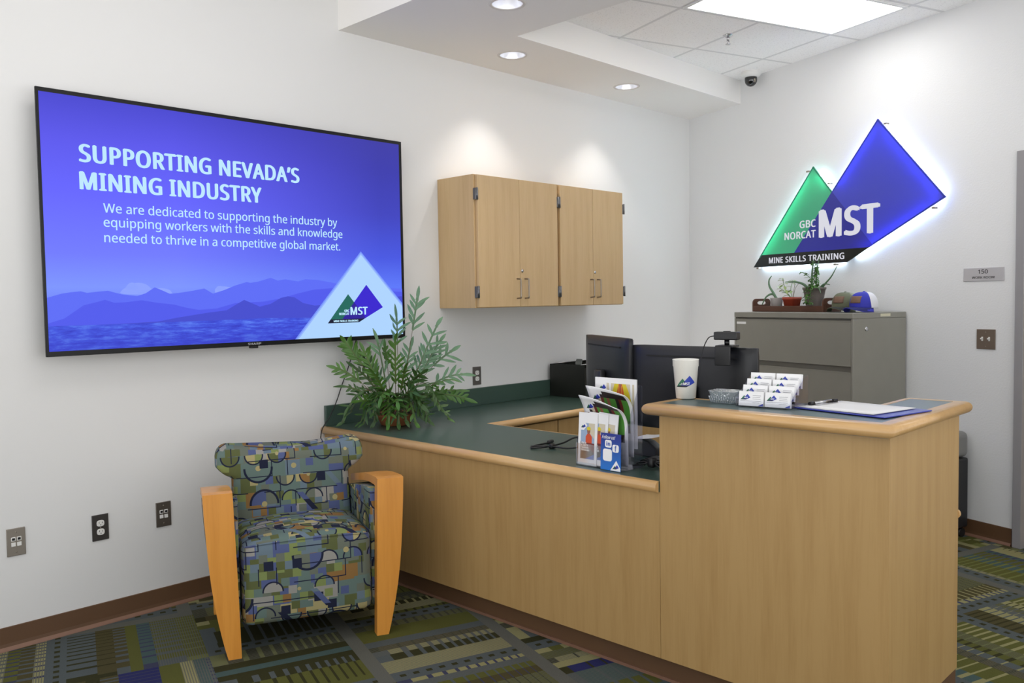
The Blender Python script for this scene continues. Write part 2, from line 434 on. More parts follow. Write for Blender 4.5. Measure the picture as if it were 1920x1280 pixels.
# the triangular emblem in unit width: triangles and band
LOGO_W = 1.619
def logo(bm, x0, z0, wd, y, ids, fmap=None, letters=True, gap=0.0003, detail=True):
    """ids = (green, blue, overlap, black, white) material slots."""
    k = wd/LOGO_W
    f = fmap or (lambda X, Z, Y: (X, Y, Z))
    def P(pts, mi, lay):
        poly(bm, [f(x0+a*k, z0+b*k, y-lay*gap) for a, b in pts], mi)
    bl, br, rt, ap, no, ga = (0, 0), (0.888, 0), (1.619, 0.355), (1.131, 0.911), (0.759, 0.490), (0.592, 0.685)
    bL, bR, oL, oR = (0.079, 0.09), (1.068, 0.09), (0.415, 0.09), (1.096, 0.103)
    P([bL, oL, no, ga], ids[0], 0)
    P([no, oR, rt, ap], ids[1], 0)
    P([oL, bR, oR, no], ids[2], 0)
    P([bl, br, bR, bL], ids[3], 0)
    if letters:
        def tx(b, a0, a1, z, c, bo): text(bm, b, x0+a0*k, x0+a1*k, z0+z*k, c*k, y-gap*1.5, bo*k, ids[4], fmap)
        tx('MST', 0.645, 1.155, 0.186, 0.182, 0.024)
        if detail:
            tx('GBC', 0.468, 0.618, 0.262, 0.052, 0.012); tx('NORCAT', 0.322, 0.618, 0.188, 0.052, 0.012); tx('MINE SKILLS TRAINING', 0.165, 0.868, 0.022, 0.044, 0.009)

LG = flat('emblem_green', (38, 104, 76), 0.4); LB = flat('emblem_blue', (40, 62, 168), 0.4); LO = flat('emblem_indigo', (34, 40, 118), 0.4); LK = flat('emblem_black', (18, 24, 30), 0.4); LW = flat('emblem_white', (240, 240, 240), 0.4, var=0.01)
EMB = [LG, LB, LO, LK, LW]
WHITE = flat('white_card', (238, 238, 238), 0.45, var=0.015)
BLACKP = flat('black_plastic', (20, 20, 22), 0.42, bump=0.15, bs=900)
BLACKM = flat('black_satin', (14, 14, 16), 0.3)
STEEL = flat('brushed_steel', (150, 140, 128), 0.35, 0.85)
CHROME = flat('chrome', (200, 200, 202), 0.2, 1.0)
PLATE = flat('dark_steel_plate', (112, 104, 95), 0.4, 0.6)
IVORY = flat('white_socket', (228, 226, 222), 0.4)
BROWN = flat('brown_vinyl', (98, 70, 47), 0.5)
BROWNL = flat('brown_vinyl_toe', (128, 94, 76), 0.45)
GREY = flat('grey_steel_paint', (138, 136, 127), 0.42, bump=0.1, bs=700)
GREYD = flat('grey_steel_recess', (118, 115, 106), 0.5)
HOLE = flat('dark_slot', (12, 12, 12), 0.6)

# ------------------------------------------------------------------ room shell
b = BM(); box(b, -3.6, 6.0, -3.4, 3.4, -0.1, 0)
fl = struct(obj('floor', b, CARPET, loc=(1.2, 1.2, 0), rot=THR+pi/2))
b = BM(); box(b, -2.0, XC+0.2, D, D+0.12, 0, 3.6); struct(obj('wall_left', b, WALLM))
b = BM()
for x0, x1, z0, z1 in ((-0.3, 2.865, 0, 3.3), (2.865, 3.82, 2.20, 3.3), (3.82, 5.5, 0, 3.3)): box(b, x0, x1, 0, 0.12, z0, z1)
struct(obj('wall_right', b, WALLR, loc=COR, rot=THR))
b = BM(); box(b, -1.0, 6.6, -7.0, 0.6, ZC, ZC+0.08)   # local x = s, local -y = off
# opening for the troffer is simply covered by its housing
struct(obj('ceiling', b, TILE, loc=COR, rot=THR))
# soffit (L-shaped) with three round holes for the downlights
DL = [(3.150, 3.079), (3.820, 3.695), (4.982, 3.691)]
DR = 0.082
xw = lambda y: XC-(D-y)*math.tan(A)
b = BM()
pts = [(2.765, D, ZS), (xw(D), D, ZS), (xw(3.415), 3.415, ZS), (3.57, 3.415, ZS), (3.57, -1.0, ZS), (2.765, -1.0, ZS)]
prism(b, pts, (0, 0, 0.40))
sof = obj('ceiling_soffit', b, SOFFM); struct(sof)
cut = BM()
for x, y in DL:
    rr = lathe(cut, [(DR, -0.05), (DR, 0.12)], 40, (x, y, ZS)); capdisc(cut, rr[0], True); capdisc(cut, rr[1])
cuto = obj('soffit_cutter', cut, SOFFM)
md = sof.modifiers.new('holes', 'BOOLEAN'); md.operation = 'DIFFERENCE'; md.object = cuto; md.solver = 'EXACT'
dg = bpy.context.evaluated_depsgraph_get(); dg.update()
me2 = bpy.data.meshes.new_from_object(sof.evaluated_get(dg)); sof.modifiers.clear(); sof.data = me2
bpy.data.objects.remove(cuto)

def baseboard(name, L, loc, rot):
    b = BM()
    prof = [(0, 0), (-0.016, 0), (-0.015, 0.004), (-0.007, 0.016), (-0.005, 0.03), (-0.004, 0.098), (0, 0.1)]
    fs = prism(b, [(0, y, z) for y, z in prof], (L, 0, 0))
    for f in fs:
        c = f.calc_center_median()
        if c.z < 0.02: f.material_index = 1
    return struct(obj(name, b, [BROWN, BROWNL], loc=loc, rot=rot))
baseboard('baseboard_left', 4.62, (-2.0, D, 0), 0)
baseboard('baseboard_right', 2.84, COR, THR)
# door frame at the right edge of the picture
FRAME = flat('grey_door_frame', (150, 148, 150), 0.4)
dr = struct(empty('door_1', S(2.853, 0, 0), THR))
b = BM()
for x0, x1, z0, z1 in ((0, 0.05, 0, 2.229), (0.93, 0.98, 0, 2.229), (0.05, 0.93, 2.179, 2.229)):
    box(b, x0, x1, -0.022, 0.11, z0, z1, 0.003)
obj('door_frame', b, FRAME, dr)
b = BM(); box(b, 0.052, 0.928, 0.03, 0.072, 0.008, 2.177, 0.002); lf = obj('door_leaf', b, CABW, dr)
b = BM(); tube(b, [(0.86, 0.03, 1.0), (0.86, -0.03, 1.0), (0.75, -0.035, 1.0)], 0.01); obj('door_handle', b, STEEL, lf)

# ------------------------------------------------------------------ ceiling fittings
def downlight(x, y, label):
    t = thing('recessed_downlight', label, 'light', (x, y, ZS), 0, 'recessed downlights in the soffit')
    b = BM(); lathe(b, [(DR-0.004, 0.0), (DR-0.002, -0.004), (DR+0.010, -0.004), (DR+0.014, 0.0)], 40)
    obj('trim_ring', b, flat('white_trim_ring', (210, 205, 200), 0.35), t)
    b = BM(); lathe(b, [(DR-0.002, -0.001), (DR-0.012, 0.05), (DR-0.03, 0.10)], 40)
    obj('reflector', b, flat('silver_reflector', (232, 234, 240), 0.25, 0.5), t)
    b = BM(); r = lathe(b, [(DR-0.029, 0.099), (0.03, 0.085), (0.004, 0.082)], 32); capdisc(b, r[-1], True)
    obj('bulb', b, glow('lit_bulb', (255, 250, 246), 5.0), t)
    l = bpy.data.lights.new('downlight_lamp', 'SPOT'); l.energy = 19; l.color = (1, 0.95, 0.90); l.spot_size = radians(92); l.spot_blend = 0.75; l.shadow_soft_size = 0.03
    o = bpy.data.objects.new('downlight_lamp', l); COL.objects.link(o); o.location = (x, y, ZS-0.012)
for (x, y), lb in zip(DL, ('round recessed downlight nearest the camera, cut by the top edge of the photo', 'round recessed downlight above the left end of the wall cabinets', 'round recessed downlight farthest away, nearest the room corner')):
    downlight(x, y, lb)
# fluorescent troffer
tr = thing('ceiling_troffer', 'large white lit rectangular fluorescent panel in the tiled ceiling', 'light', S(1.785, 0.28, ZC), THR)
b = BM()
for x0, x1, y0, y1 in ((0, 0.57, -0.02, 0), (0, 0.57, -1.21, -1.19), (0, 0.02, -1.19, -0.02), (0.55, 0.57, -1.19, -0.02)): box(b, x0, x1, y0, y1, -0.008, 0, 0.001)
obj('troffer_frame', b, flat('white_enamel', (225, 225, 225), 0.35), tr)
b = BM(); box(b, 0.02, 0.55, -1.19, -0.02, -0.004, -0.001)
obj('diffuser', b, glow('lit_diffuser', (255, 253, 250), 6.6), tr)
# sprinkler head
sp = thing('fire_sprinkler', 'small chrome fire sprinkler head hanging from the ceiling tiles', 'sprinkler', S(1.487, 0.884, ZC))
b = BM(); r = lathe(b, [(0.001, -0.012), (0.02, -0.011), (0.034, 0.0)], 24); obj('escutcheon', b, CHROME, sp)
b = BM(); tube(b, [(0, 0, -0.01), (0, 0, -0.035)], 0.009, 12)
for sgn in (-1, 1): tube(b, [(0.009*sgn, 0, -0.03), (0.014*sgn, 0, -0.042), (0.004*sgn, 0, -0.056)], 0.0028, 6)
tube(b, [(0, 0, -0.035), (0, 0, -0.055)], 0.003, 8); obj('sprinkler_frame', b, CHROME, sp)
b = BM(); r = lathe(b, [(0.001, -0.056), (0.017, -0.056), (0.017, -0.0585), (0.001, -0.059)], 16); obj('deflector', b, CHROME, sp)
# dome camera
dc = thing('dome_camera', 'small black dome security camera on a white base under the ceiling', 'security camera', S(0.86, 0.106, ZC))
b = BM(); r = lathe(b, [(0.072, 0.0), (0.074, -0.018), (0.066, -0.032), (0.05, -0.042), (0.046, -0.042)], 32); capdisc(b, r[-1]); obj('camera_base', b, flat('white_plastic', (225, 224, 222), 0.4), dc)
b = BM(); r = lathe(b, [(0.045, -0.04), (0.046, -0.062)]+[(0.046*cos(a), -0.062-0.046*sin(a)) for a in (0.3, 0.6, 0.9, 1.2, 1.5)], 32); obj('dome', b, flat('smoked_dome', (16, 16, 18), 0.08, spec=0.8), dc)
b = BM(); r = lathe(b, [(0.0, -0.085), (0.014, -0.085), (0.016, -0.06)], 16); obj('lens_mount', b, STEEL, dc, loc=(-0.012, -0.03, 0.0))

# ------------------------------------------------------------------ television
def screen_mat():
    t = NT('screen_sky'); o = t.coord(); x, y, z = t.sep(o)
    # slide colours: sky from deep blue down to pale blue above the ridges
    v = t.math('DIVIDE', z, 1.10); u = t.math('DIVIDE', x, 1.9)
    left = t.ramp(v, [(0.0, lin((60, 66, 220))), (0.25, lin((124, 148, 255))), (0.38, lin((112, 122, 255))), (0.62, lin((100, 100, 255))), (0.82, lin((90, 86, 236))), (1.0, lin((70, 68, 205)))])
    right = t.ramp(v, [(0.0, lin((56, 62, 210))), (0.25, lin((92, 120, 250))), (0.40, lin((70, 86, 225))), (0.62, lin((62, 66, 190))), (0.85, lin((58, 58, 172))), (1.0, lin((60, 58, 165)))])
    f = t.ramp(u, [(0.30, (0, 0, 0)), (0.92, (1, 1, 1))])  # darker to the right: slide's dark corner plus viewing-angle dimming put into the colour
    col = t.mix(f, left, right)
    return t.done(t.bsdf((0.01, 0.01, 0.015), 0.35, 0, 0.08, None, col, 1.0))
def ground_mat():
    t = NT('screen_ground'); o = t.coord(); v = t.mapping(o, (9, 1, 55))
    n = t.noise(v, 1.0, 5, 0.7)
    _, _, z = t.sep(o)
    col = t.ramp(n, [(0.3, lin((48, 52, 188))), (0.5, lin((64, 84, 222))), (0.7, lin((96, 134, 246)))])
    col = t.mix(t.math('MULTIPLY', t.ramp(z, [(0.0, (1, 1, 1)), (0.09, (0, 0, 0))]), 0.45), col, lin((48, 50, 190)))
    return t.done(t.bsdf((0.01, 0.01, 0.015), 0.35, 0, 0.08, None, col, 1.0))
TVX, TVZ = 1.184, 1.238
tv = thing('television', 'large wall-mounted flat television showing a blue mining industry slide', 'television', (TVX, D, TVZ))
b = BM(); box(b, 0, 1.925, -0.10, -0.086, 0, 1.133, 0.002); box(b, 0.12, 1.805, -0.0865, -0.058, 0.10, 1.03, 0.006)
# front opening is covered by the screen, so only a thin bezel of the casing shows
cs = obj('casing', b, flat('gloss_black_bezel', (10, 10, 11), 0.35, spec=0.3), tv)
b = BM(); box(b, 0.35, 1.575, -0.058, -0.012, 0.25, 0.88, 0.01); box(b, 0.6, 1.3, -0.012, -0.0005, 0.3, 0.8); obj('wall_mount', b, BLACKP, tv)
OX, OZ = 1.195-TVX, 1.2605-TVZ
def R2(p): return (p[0]-1.195, p[1]-1.2605)
b = BM()
SW, SH = 1.894, 1.092
poly(b, [(0, 0, 0), (SW, 0, 0), (SW, 0, SH), (0, 0, SH)], 0)
far = [(1.189, 1.489), (1.252, 1.506), (1.29, 1.512), (1.33, 1.516), (1.356, 1.509), (1.40, 1.514), (1.444, 1.518), (1.475, 1.509), (1.506, 1.501), (1.571, 1.493), (1.61, 1.506), (1.652, 1.533), (1.69, 1.517), (1.721, 1.503), (1.76, 1.506), (1.83, 1.516), (1.89, 1.527), (1.933, 1.502), (1.994, 1.52), (2.048, 1.541), (2.112, 1.559), (2.132, 1.555), (2.178, 1.562), (2.245, 1.581), (2.286, 1.567), (2.329, 1.574), (2.404, 1.563), (2.448, 1.575), (2.521, 1.572), (2.642, 1.553), (2.80, 1.535), (2.982, 1.528), (3.095, 1.523)]
mid = [(1.195, 1.38), (1.26, 1.40), (1.34, 1.455), (1.41, 1.472), (1.43, 1.478), (1.47, 1.464), (1.52, 1.466), (1.59, 1.474), (1.66, 1.462), (1.74, 1.452), (1.80, 1.436), (1.86, 1.425), (1.95, 1.43), (2.05, 1.455), (2.2, 1.46), (2.3, 1.475), (2.4, 1.50), (2.5, 1.52), (2.62, 1.528), (2.7, 1.52), (2.9, 1.515), (3.091, 1.505)]
near = [(1.195, 1.366), (1.5, 1.37), (1.66, 1.375), (1.75, 1.39), (1.9, 1.41), (2.0, 1.42), (2.06, 1.452), (2.095, 1.47), (2.13, 1.456), (2.18, 1.435), (2.24, 1.448), (2.3, 1.478), (2.34, 1.486), (2.38, 1.48), (2.43, 1.45), (2.5, 1.435), (2.6, 1.44), (2.8, 1.47), (3.091, 1.48)]
def ridge(pts, mi, lay):
    q = [R2((min(max(a, 1.195), 3.091), c)) for a, c in pts]
    for (a, c), (a2, c2) in zip(q, q[1:]): poly(b, [(a, -lay, 0.05), (a2, -lay, 0.05), (a2, -lay, c2), (a, -lay, c)], mi)
def cloud(cx, cz, wx, wz, mi, lay):
    n = 40
    pts = []
    for i in range(n):
        a = 2*pi*i/n; k = 1+0.10*sin(3*a+cx*9)
        pts.append((cx+wx*cos(a)*k, -lay, cz+wz*(sin(a) if sin(a) > 0 else 0.35*sin(a))*k))
    poly(b, pts, mi)
for c in ((1.575, 1.512, 0.075, 0.038), (1.55, 1.530, 0.03, 0.022), (1.66, 1.506, 0.08, 0.022), (2.00, 1.508, 0.06, 0.030), (1.975, 1.52, 0.025, 0.02)):
    p = R2(c[:2]); cloud(p[0], p[1], c[2], c[3], 1, 0.0003)
ridge(far, 2, 0.0006); ridge(mid, 3, 0.0009); ridge(near, 4, 0.0012)
gp = [(0, 0.108), (0.35, 0.108), (0.7, 0.112), (1.0, 0.116), (1.3, 0.11), (1.6, 0.108), (SW, 0.108)]
for (a, c), (a2, c2) in zip(gp, gp[1:]): poly(b, [(a, -0.0015, 0), (a2, -0.0015, 0), (a2, -0.0015, c2), (a, -0.0015, c)], 5)
# pale triangle with a soft edge (stacked steps)
for i, mi in enumerate((6, 7, 8)):
    d = 0.012-0.008*i
    l, a, r = R2((2.392-d*1.3, 1.2605)), R2((2.805, 1.717+d*1.2)), R2((3.091, 1.425+d*1.3))
    poly(b, [(l[0], -0.0018-0.0003*i, 0), (SW, -0.0018-0.0003*i, 0), (SW, -0.0018-0.0003*i, r[1]), (a[0], -0.0018-0.0003*i, a[1])], mi)
x0, z0 = R2((2.578, 1.338)); logo(b, x0, z0, 0.370, -0.0028, (9, 10, 11, 12, 13))
def L(body, a, c, z, cap, bold):
    text(b, body, a-1.195, c-1.195, z-1.2605, cap, -0.003, bold, 13)
L('SUPPORTING NEVADA’S', 1.344, 2.428, 2.075, 0.074, 0.0094)
L('MINING INDUSTRY', 1.342, 2.208, 1.957, 0.074, 0.0094)
L('We are dedicated to supporting the industry by', 1.437, 2.654, 1.862, 0.040, 0.0012)
L('equipping workers with the skills and knowledge', 1.436, 2.686, 1.800, 0.040, 0.0012)
L('needed to thrive in a competitive global market.', 1.436, 2.670, 1.732, 0.040, 0.0012)
G = glow
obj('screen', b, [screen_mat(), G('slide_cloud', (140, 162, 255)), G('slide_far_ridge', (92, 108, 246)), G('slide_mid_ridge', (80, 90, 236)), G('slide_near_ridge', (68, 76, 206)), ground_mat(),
    G('slide_edge_outer', (120, 150, 250)), G('slide_edge_inner', (148, 182, 252)), G('slide_pale', (174, 212, 255)), G('slide_green', (32, 104, 92)), G('slide_blue', (56, 34, 206)), G('slide_indigo', (44, 28, 150)), G('slide_black', (20, 22, 48)), G('slide_white', (190, 232, 255))], tv, loc=(OX, -0.1008, OZ))
b = BM(); text(b, 'SHARP', 0.925, 0.998, 0.006, 0.010, -0.1006, 0.0018); obj('maker_mark', b, flat('silver_print', (170, 172, 175), 0.3), tv)
b = BM(); box(b, 0.945, 0.985, -0.096, -0.07, -0.012, 0.001, 0.003); obj('sensor_tab', b, BLACKP, tv)
# power cord of the television
b = BM()
cp = [(2.805, D-0.045, 1.245), (2.803, D-0.02, 1.20), (2.787, D-0.012, 1.136), (2.755, D-0.012, 1.06), (2.718, D-0.014, 0.985), (2.665, D-0.032, 0.895), (2.61, D-0.05, 0.825), (2.572, D-0.055, 0.785), (2.550, D-0.055, 0.745), (2.548, D-0.045, 0.67), (2.550, D-0.02, 0.58), (2.546, D-0.014, 0.45), (2.54, D-0.02, 0.3)]
def smooth(pts, n=6):
    pts = [Vector(p) for p in pts]; out = []
    for i in range(len(pts)-1):
        p0, p1, p2, p3 = pts[max(i-1, 0)], pts[i], pts[i+1], pts[min(i+2, len(pts)-1)]
        for k in range(n):
            t = k/n; out.append(0.5*((2*p1)+(p2-p0)*t+(2*p0-5*p1+4*p2-p3)*t*t+(3*p1-p0-3*p2+p3)*t**3))
    out.append(pts[-1]); return out
tube(b, [Vector(p)-Vector((TVX, D, TVZ)) for p in smooth(cp)], 0.0032, 6); obj('power_cord', b, BLACKP, tv)

# ------------------------------------------------------------------ wall cabinets
HINGE = flat('hinge_steel', (120, 120, 122), 0.35, 0.8)
def wall_cabinet(x0, x1, label):
    w = x1-x0; h = 0.793; dp = 0.345
    t = thing('wall_cabinet', label, 'cabinet', (x0, D, 1.403), 0, 'wall cabinets')
    b = BM(); box(b, 0.001, w-0.001, -dp+0.022, -0.001, 0, h, 0.0015); obj('carcass', b, CABW, t)
    for k in (0, 1):
        a = 0.014 if k == 0 else w/2+0.0015; c = w/2-0.0015 if k == 0 else w-0.014
        b = BM(); box(b, a, c, -dp, -dp+0.020, 0.004, h-0.004, 0.0015); d = obj('door', b, CABW, t)
        hx = c-0.028 if k == 0 else a+0.040
        b = BM(); tube(b, smooth([(hx, -dp, 0.055), (hx, -dp-0.026, 0.057), (hx, -dp-0.033, 0.066), (hx, -dp-0.033, 0.165), (hx, -dp-0.026, 0.174), (hx, -dp, 0.176)], 3), 0.0045, 8); obj('handle', b, STEEL, d)
        if k == 1:
            b = BM(); r = lathe(b, [(0.010, 0), (0.010, 0.004), (0.003, 0.006)], 20); capdisc(b, r[-1])
            for v in b.verts: v.co = Vector((v.co.x, -v.co.z, v.co.y))
            obj('lock', b, CHROME, d, loc=(a+0.016, -dp, 0.225))
        for hz in (0.095, 0.675):
            b = BM(); hx2 = 0.006 if k == 0 else w-0.006
            box(b, hx2-0.012, hx2+0.012 , -dp-0.004, -dp+0.018, hz-0.034, hz+0.034, 0.002)
            tube(b, [(hx2, -dp-0.005, hz-0.036), (hx2, -dp-0.005, hz+0.036)], 0.006, 10); obj('hinge', b, HINGE, d)
    return t
wall_cabinet(3.462, 4.202, 'maple two-door wall cabinet nearer the television, left of the pair')
wall_cabinet(4.202, 4.905, 'maple two-door wall cabinet nearer the room corner, right of the pair')

# ------------------------------------------------------------------ wall plates
def plate(loc, rot, label, kind, cat='outlet', w=0.072, h=0.118, group=None, name='wall_outlet', mat=PLATE):
    t = thing(name, label, cat, loc, rot, group)
    b = BM(); box(b, -w/2, w/2, -0.006, -0.0003, -h/2, h/2, 0.002); obj('cover_plate', b, mat, t)
    if kind == 'duplex':
        for s in (-1, 1):
            b = BM(); r = lathe(b, [(0.0165, 0), (0.0165, 0.003), (0.015, 0.004)], 24, square=3); capdisc(b, r[-1])
            for v in b.verts: v.co = Vector((v.co.x, -v.co.z-0.005, v.co.y*0.86))
            so = obj('socket', b, IVORY, t, loc=(0, 0, s*0.0195))
            b = BM()
            box(b, -0.0075, -0.0055, -0.0096, -0.0088, 0.0, 0.008); box(b, 0.0055, 0.0075, -0.0096, -0.0088, 0.0, 0.0065); box(b, -0.002, 0.002, -0.0096, -0.0088, -0.0085, -0.005)
            obj('slots', b, HOLE, so)
    elif kind == 'data':
        for i in (-1, 1):
            for j, filled in ((1, False), (-1, True)):
                b = BM(); box(b, -0.0085, 0.0085, -0.0085, -0.004, -0.0085, 0.0085, 0.001); so = obj('data_port', b, IVORY, t, loc=(i*0.011, 0, j*0.0115+0.002))
                if not filled:
                    b = BM(); box(b, -0.0055, 0.0055, -0.0092, -0.008, -0.005, 0.005); obj('port_opening', b, HOLE, so)
    elif kind == 'switch':
        for i in (-1, 1):
            b = BM(); box(b, -0.005, 0.005, -0.0085, -0.004, -0.012, 0.012, 0.001); box(b, -0.0035, 0.0035, -0.022, -0.006, -0.002, 0.006, 0.001); obj('toggle', b, IVORY, t, loc=(i*0.021, 0, 0.002))
    for z in (-h/2+0.017, h/2-0.017) if kind != 'duplex' else (0,):
        b = BM(); r = lathe(b, [(0.0032, 0), (0.0032, 0.0015), (0.001, 0.002)], 12); capdisc(b, r[-1])
        for v in b.verts: v.co = Vector((v.co.x, -v.co.z-0.0058, v.co.y))
        obj('screw', b, STEEL, t, loc=(0, 0, z))
    return t
plate((1.064, D, 0.4555), 0, 'steel data plate at the far left edge of the left wall', 'data', 'data outlet', group='data plates on the left wall', name='data_outlet', mat=flat('steel_plate', (150, 142, 132), 0.4, 0.6))
plate((1.4065, D, 0.4475), 0, 'dark steel power outlet between the two data plates on the left wall', 'duplex', name='power_outlet', mat=flat('dark_outlet_plate', (70, 66, 64), 0.4, 0.4), group='power outlets on the left wall')
plate((1.696, D, 0.4525), 0, 'dark steel data plate beside the armchair', 'data', 'data outlet', group='data plates on the left wall', name='data_outlet')
plate((3.767, D, 0.9605), 0, 'steel power outlet above the green counter backsplash', 'duplex', name='power_outlet', mat=flat('mid_outlet_plate', (104, 100, 96), 0.4, 0.5), group='power outlets on the left wall')
plate(S(2.6745, 0, 1.1765), THR, 'brown double toggle light switch beside the door frame', 'switch', 'light switch', 0.114, 0.116, name='light_switch', mat=flat('bronze_plate', (122, 108, 94), 0.4, 0.4))
ds = thing('door_sign', 'small grey room sign reading 150 work room', 'sign', S(2.6545, 0, 1.553), THR)
b = BM(); box(b, -0.125, 0.125, -0.005, -0.0003, -0.039, 0.039, 0.002); obj('sign_plate', b, flat('grey_sign_plate', (188, 186, 188), 0.4, 0.1), ds)
b = BM(); text(b, '150', -0.032, 0.028, 0.005, 0.023, -0.0055, 0.0012); obj('number_lettering', b, HOLE, ds)
b = BM(); text(b, 'WORK ROOM', -0.070, 0.068, -0.024, 0.013, -0.0055, 0.001); obj('name_lettering', b, HOLE, ds)

# ------------------------------------------------------------------ illuminated emblem sign
def lit_acrylic(name, c, e):
    t = NT(name)
    tl = t.n('BsdfTranslucent'); t.put(tl.inputs[0], c)
    pr = t.bsdf(c, 0.15, 0, 0.5, None, c, e)
    m = t.n('MixShader'); t.put(m.inputs[0], 0.42); t.put(m.inputs[1], pr); t.put(m.inputs[2], tl.outputs[0])
    return t.done(m.outputs[0])
SX, SZ = 0.826, 1.667
sg = thing('illuminated_sign', 'backlit green and blue mountain-shaped sign reading MST on the right wall', 'sign', S(SX, 0, SZ), THR)
outline = [(0, 0), (0.888, 0), (1.619, 0.355), (1.131, 0.911), (0.759, 0.490), (0.592, 0.685)]
SIG = [lit_acrylic('lit_green_acrylic', (0.10, 0.50, 0.30), 0.22), lit_acrylic('lit_blue_acrylic', (0.085, 0.10, 0.58), 0.20), lit_acrylic('lit_indigo_acrylic', (0.055, 0.06, 0.40), 0.22), flat('sign_black', (14, 22, 24), 0.3), glow('sign_letters', (232, 232, 242), 0.85)]
b = BM(); logo(b, 0, 0, LOGO_W, -0.052, (0, 1, 2, 3, 4), letters=False)
ext = bmesh.ops.extrude_face_region(b, geom=b.faces[:]); bmesh.ops.translate(b, verts=[v for v in ext['geom'] if isinstance(v, bmesh.types.BMVert)], vec=(0, 0.007, 0))
obj('face_panel', b, SIG[:4], sg)
b = BM()
def tx(body, a0, a1, z, c, bo): text(b, body, a0, a1, z, c, -0.0535, bo, 0)
tx('MST', 0.645, 1.155, 0.182, 0.184, 0.029); tx('GBC', 0.468, 0.618, 0.262, 0.050, 0.0055); tx('NORCAT', 0.322, 0.618, 0.188, 0.050, 0.0055)
obj('name_lettering', b, SIG[4], sg)
for word, a0, a1 in (('MINE', 0.165, 0.307), ('SKILLS', 0.331, 0.527), ('TRAINING', 0.549, 0.868)):
    b = BM(); tx(word, a0, a1, 0.024, 0.041, 0.0045); obj('tagline_word', b, SIG[4], sg)
# slim darker rim round the acrylic panel
RIMG, RIMB = lit_acrylic('rim_green_acrylic', (0.05, 0.30, 0.19), 0.12), lit_acrylic('rim_blue_acrylic', (0.05, 0.07, 0.45), 0.15)
b = BM()
for p, q, m_ in ((outline[0], outline[5], 0), (outline[5], outline[4], 0), (outline[4], outline[3], 1), (outline[3], outline[2], 1), (outline[2], (1.10, 0.104), 1)):
    p, q = Vector(p), Vector(q); d = (q-p).normalized(); nn = Vector((d.y, -d.x))*0.009
    p = p+d*0.004 if p != Vector(outline[0]) else p+d*0.10
    prism(b, [(p.x, -0.0523, p.y), (q.x, -0.0523, q.y), (q.x+nn.x, -0.0523, q.y+nn.y), (p.x+nn.x, -0.0523, p.y+nn.y)], (0, -0.0012, 0), m_)
obj('panel_rim', b, [RIMG, RIMB], sg)
# edge strips of light behind the panel
b = BM(); n = len(outline); cx = sum(p[0] for p in outline)/n; cz = sum(p[1] for p in outline)/n
for i in range(n):
    p, q = Vector(outline[i]), Vector(outline[(i+1) % n]); d = (q-p).normalized(); nn = Vector((-d.y, d.x))
    a = p+d*0.06+nn*0.020; c = q-d*0.06+nn*0.020
    if (c-a).length < 0.05: continue
    o2 = nn*0.006
    prism(b, [(a.x-o2.x, -0.020, a.y-o2.y), (c.x-o2.x, -0.020, c.y-o2.y), (c.x+o2.x, -0.020, c.y+o2.y), (a.x+o2.x, -0.020, a.y+o2.y)], (0, -0.004, 0))
obj('light_strip', b, glow('lit_strip', (212, 236, 255), 42.0), sg)
for x, z in ((0.055, 0.03), (0.80, 0.03), (1.50, 0.325), (1.165, 0.83), (0.80, 0.50), (0.565, 0.61)):
    b = BM(); tube(b, [(x, -0.001, z), (x, -0.044, z)], 0.008, 10); obj('standoff', b, CHROME, sg)
for x, z in ((0.05, -0.008), (0.79, -0.010), (1.54, 0.298), (1.192, 0.868), (0.735, 0.548), (0.545, 0.655)):
    b = BM(); box(b, x-0.011, x+0.011, -0.060, -0.030, z-0.006, z+0.006, 0.002); obj('edge_clip', b, STEEL, sg)

# ------------------------------------------------------------------ reception desk
PX, PY, PE = 2.604, 0.964, 3.250          # panel front, panel end, end panel far edge
RY = 1.795                                # left end of the raised part
desk = thing('reception_desk', 'L-shaped maple laminate reception desk base with raised right section', 'desk', (PX, PY, 0))
def dbox(name, x0, x1, y0, y1, z0, z1, mat, bev=0.001):
    b = BM(); box(b, x0-PX, x1-PX, y0-PY, y1-PY, z0, z1, bev); return obj(name, b, mat, desk)
dbox('front_panel', PX, PX+0.022, RY+0.001, D-0.004, 0.1, 0.728, MAPLE)
dbox('raised_front_panel', PX, PX+0.020, PY, RY, 0.1, 1.0155, MAPLE)
dbox('raised_wall_core', PX+0.0205, PX+0.15, PY+0.0225, RY, 0.1, 1.0155, MAPLE)
dbox('end_panel', PX+0.0205, PE, PY+0.0005, PY+0.022, 0.1, 1.0155, MAPLE)
dbox('inner_arm_panel', PX+0.151, PE, PY+0.0225, PY+0.15, 0.1, 1.0155, MAPLE)
b = BM(); box(b, 0.045, 0.06, 0.03, D-0.02-PY, 0, 0.1); box(b, 0.06, PE-PX-0.002, 0.004, 0.02, 0, 0.1)
box(b, 0.0385, 0.0445, 0.03, D-0.02-PY, 0.0, 0.012, mi=1)
obj('toe_kick', b, [BROWN, BROWNL], desk)
b = BM(); tube(b, [(PE-PX-0.004, 0.011, 0.66), (PE-PX+0.010, 0.011, 0.66)], 0.017, 16); obj('pull_knob', b, MAPLE2, desk)
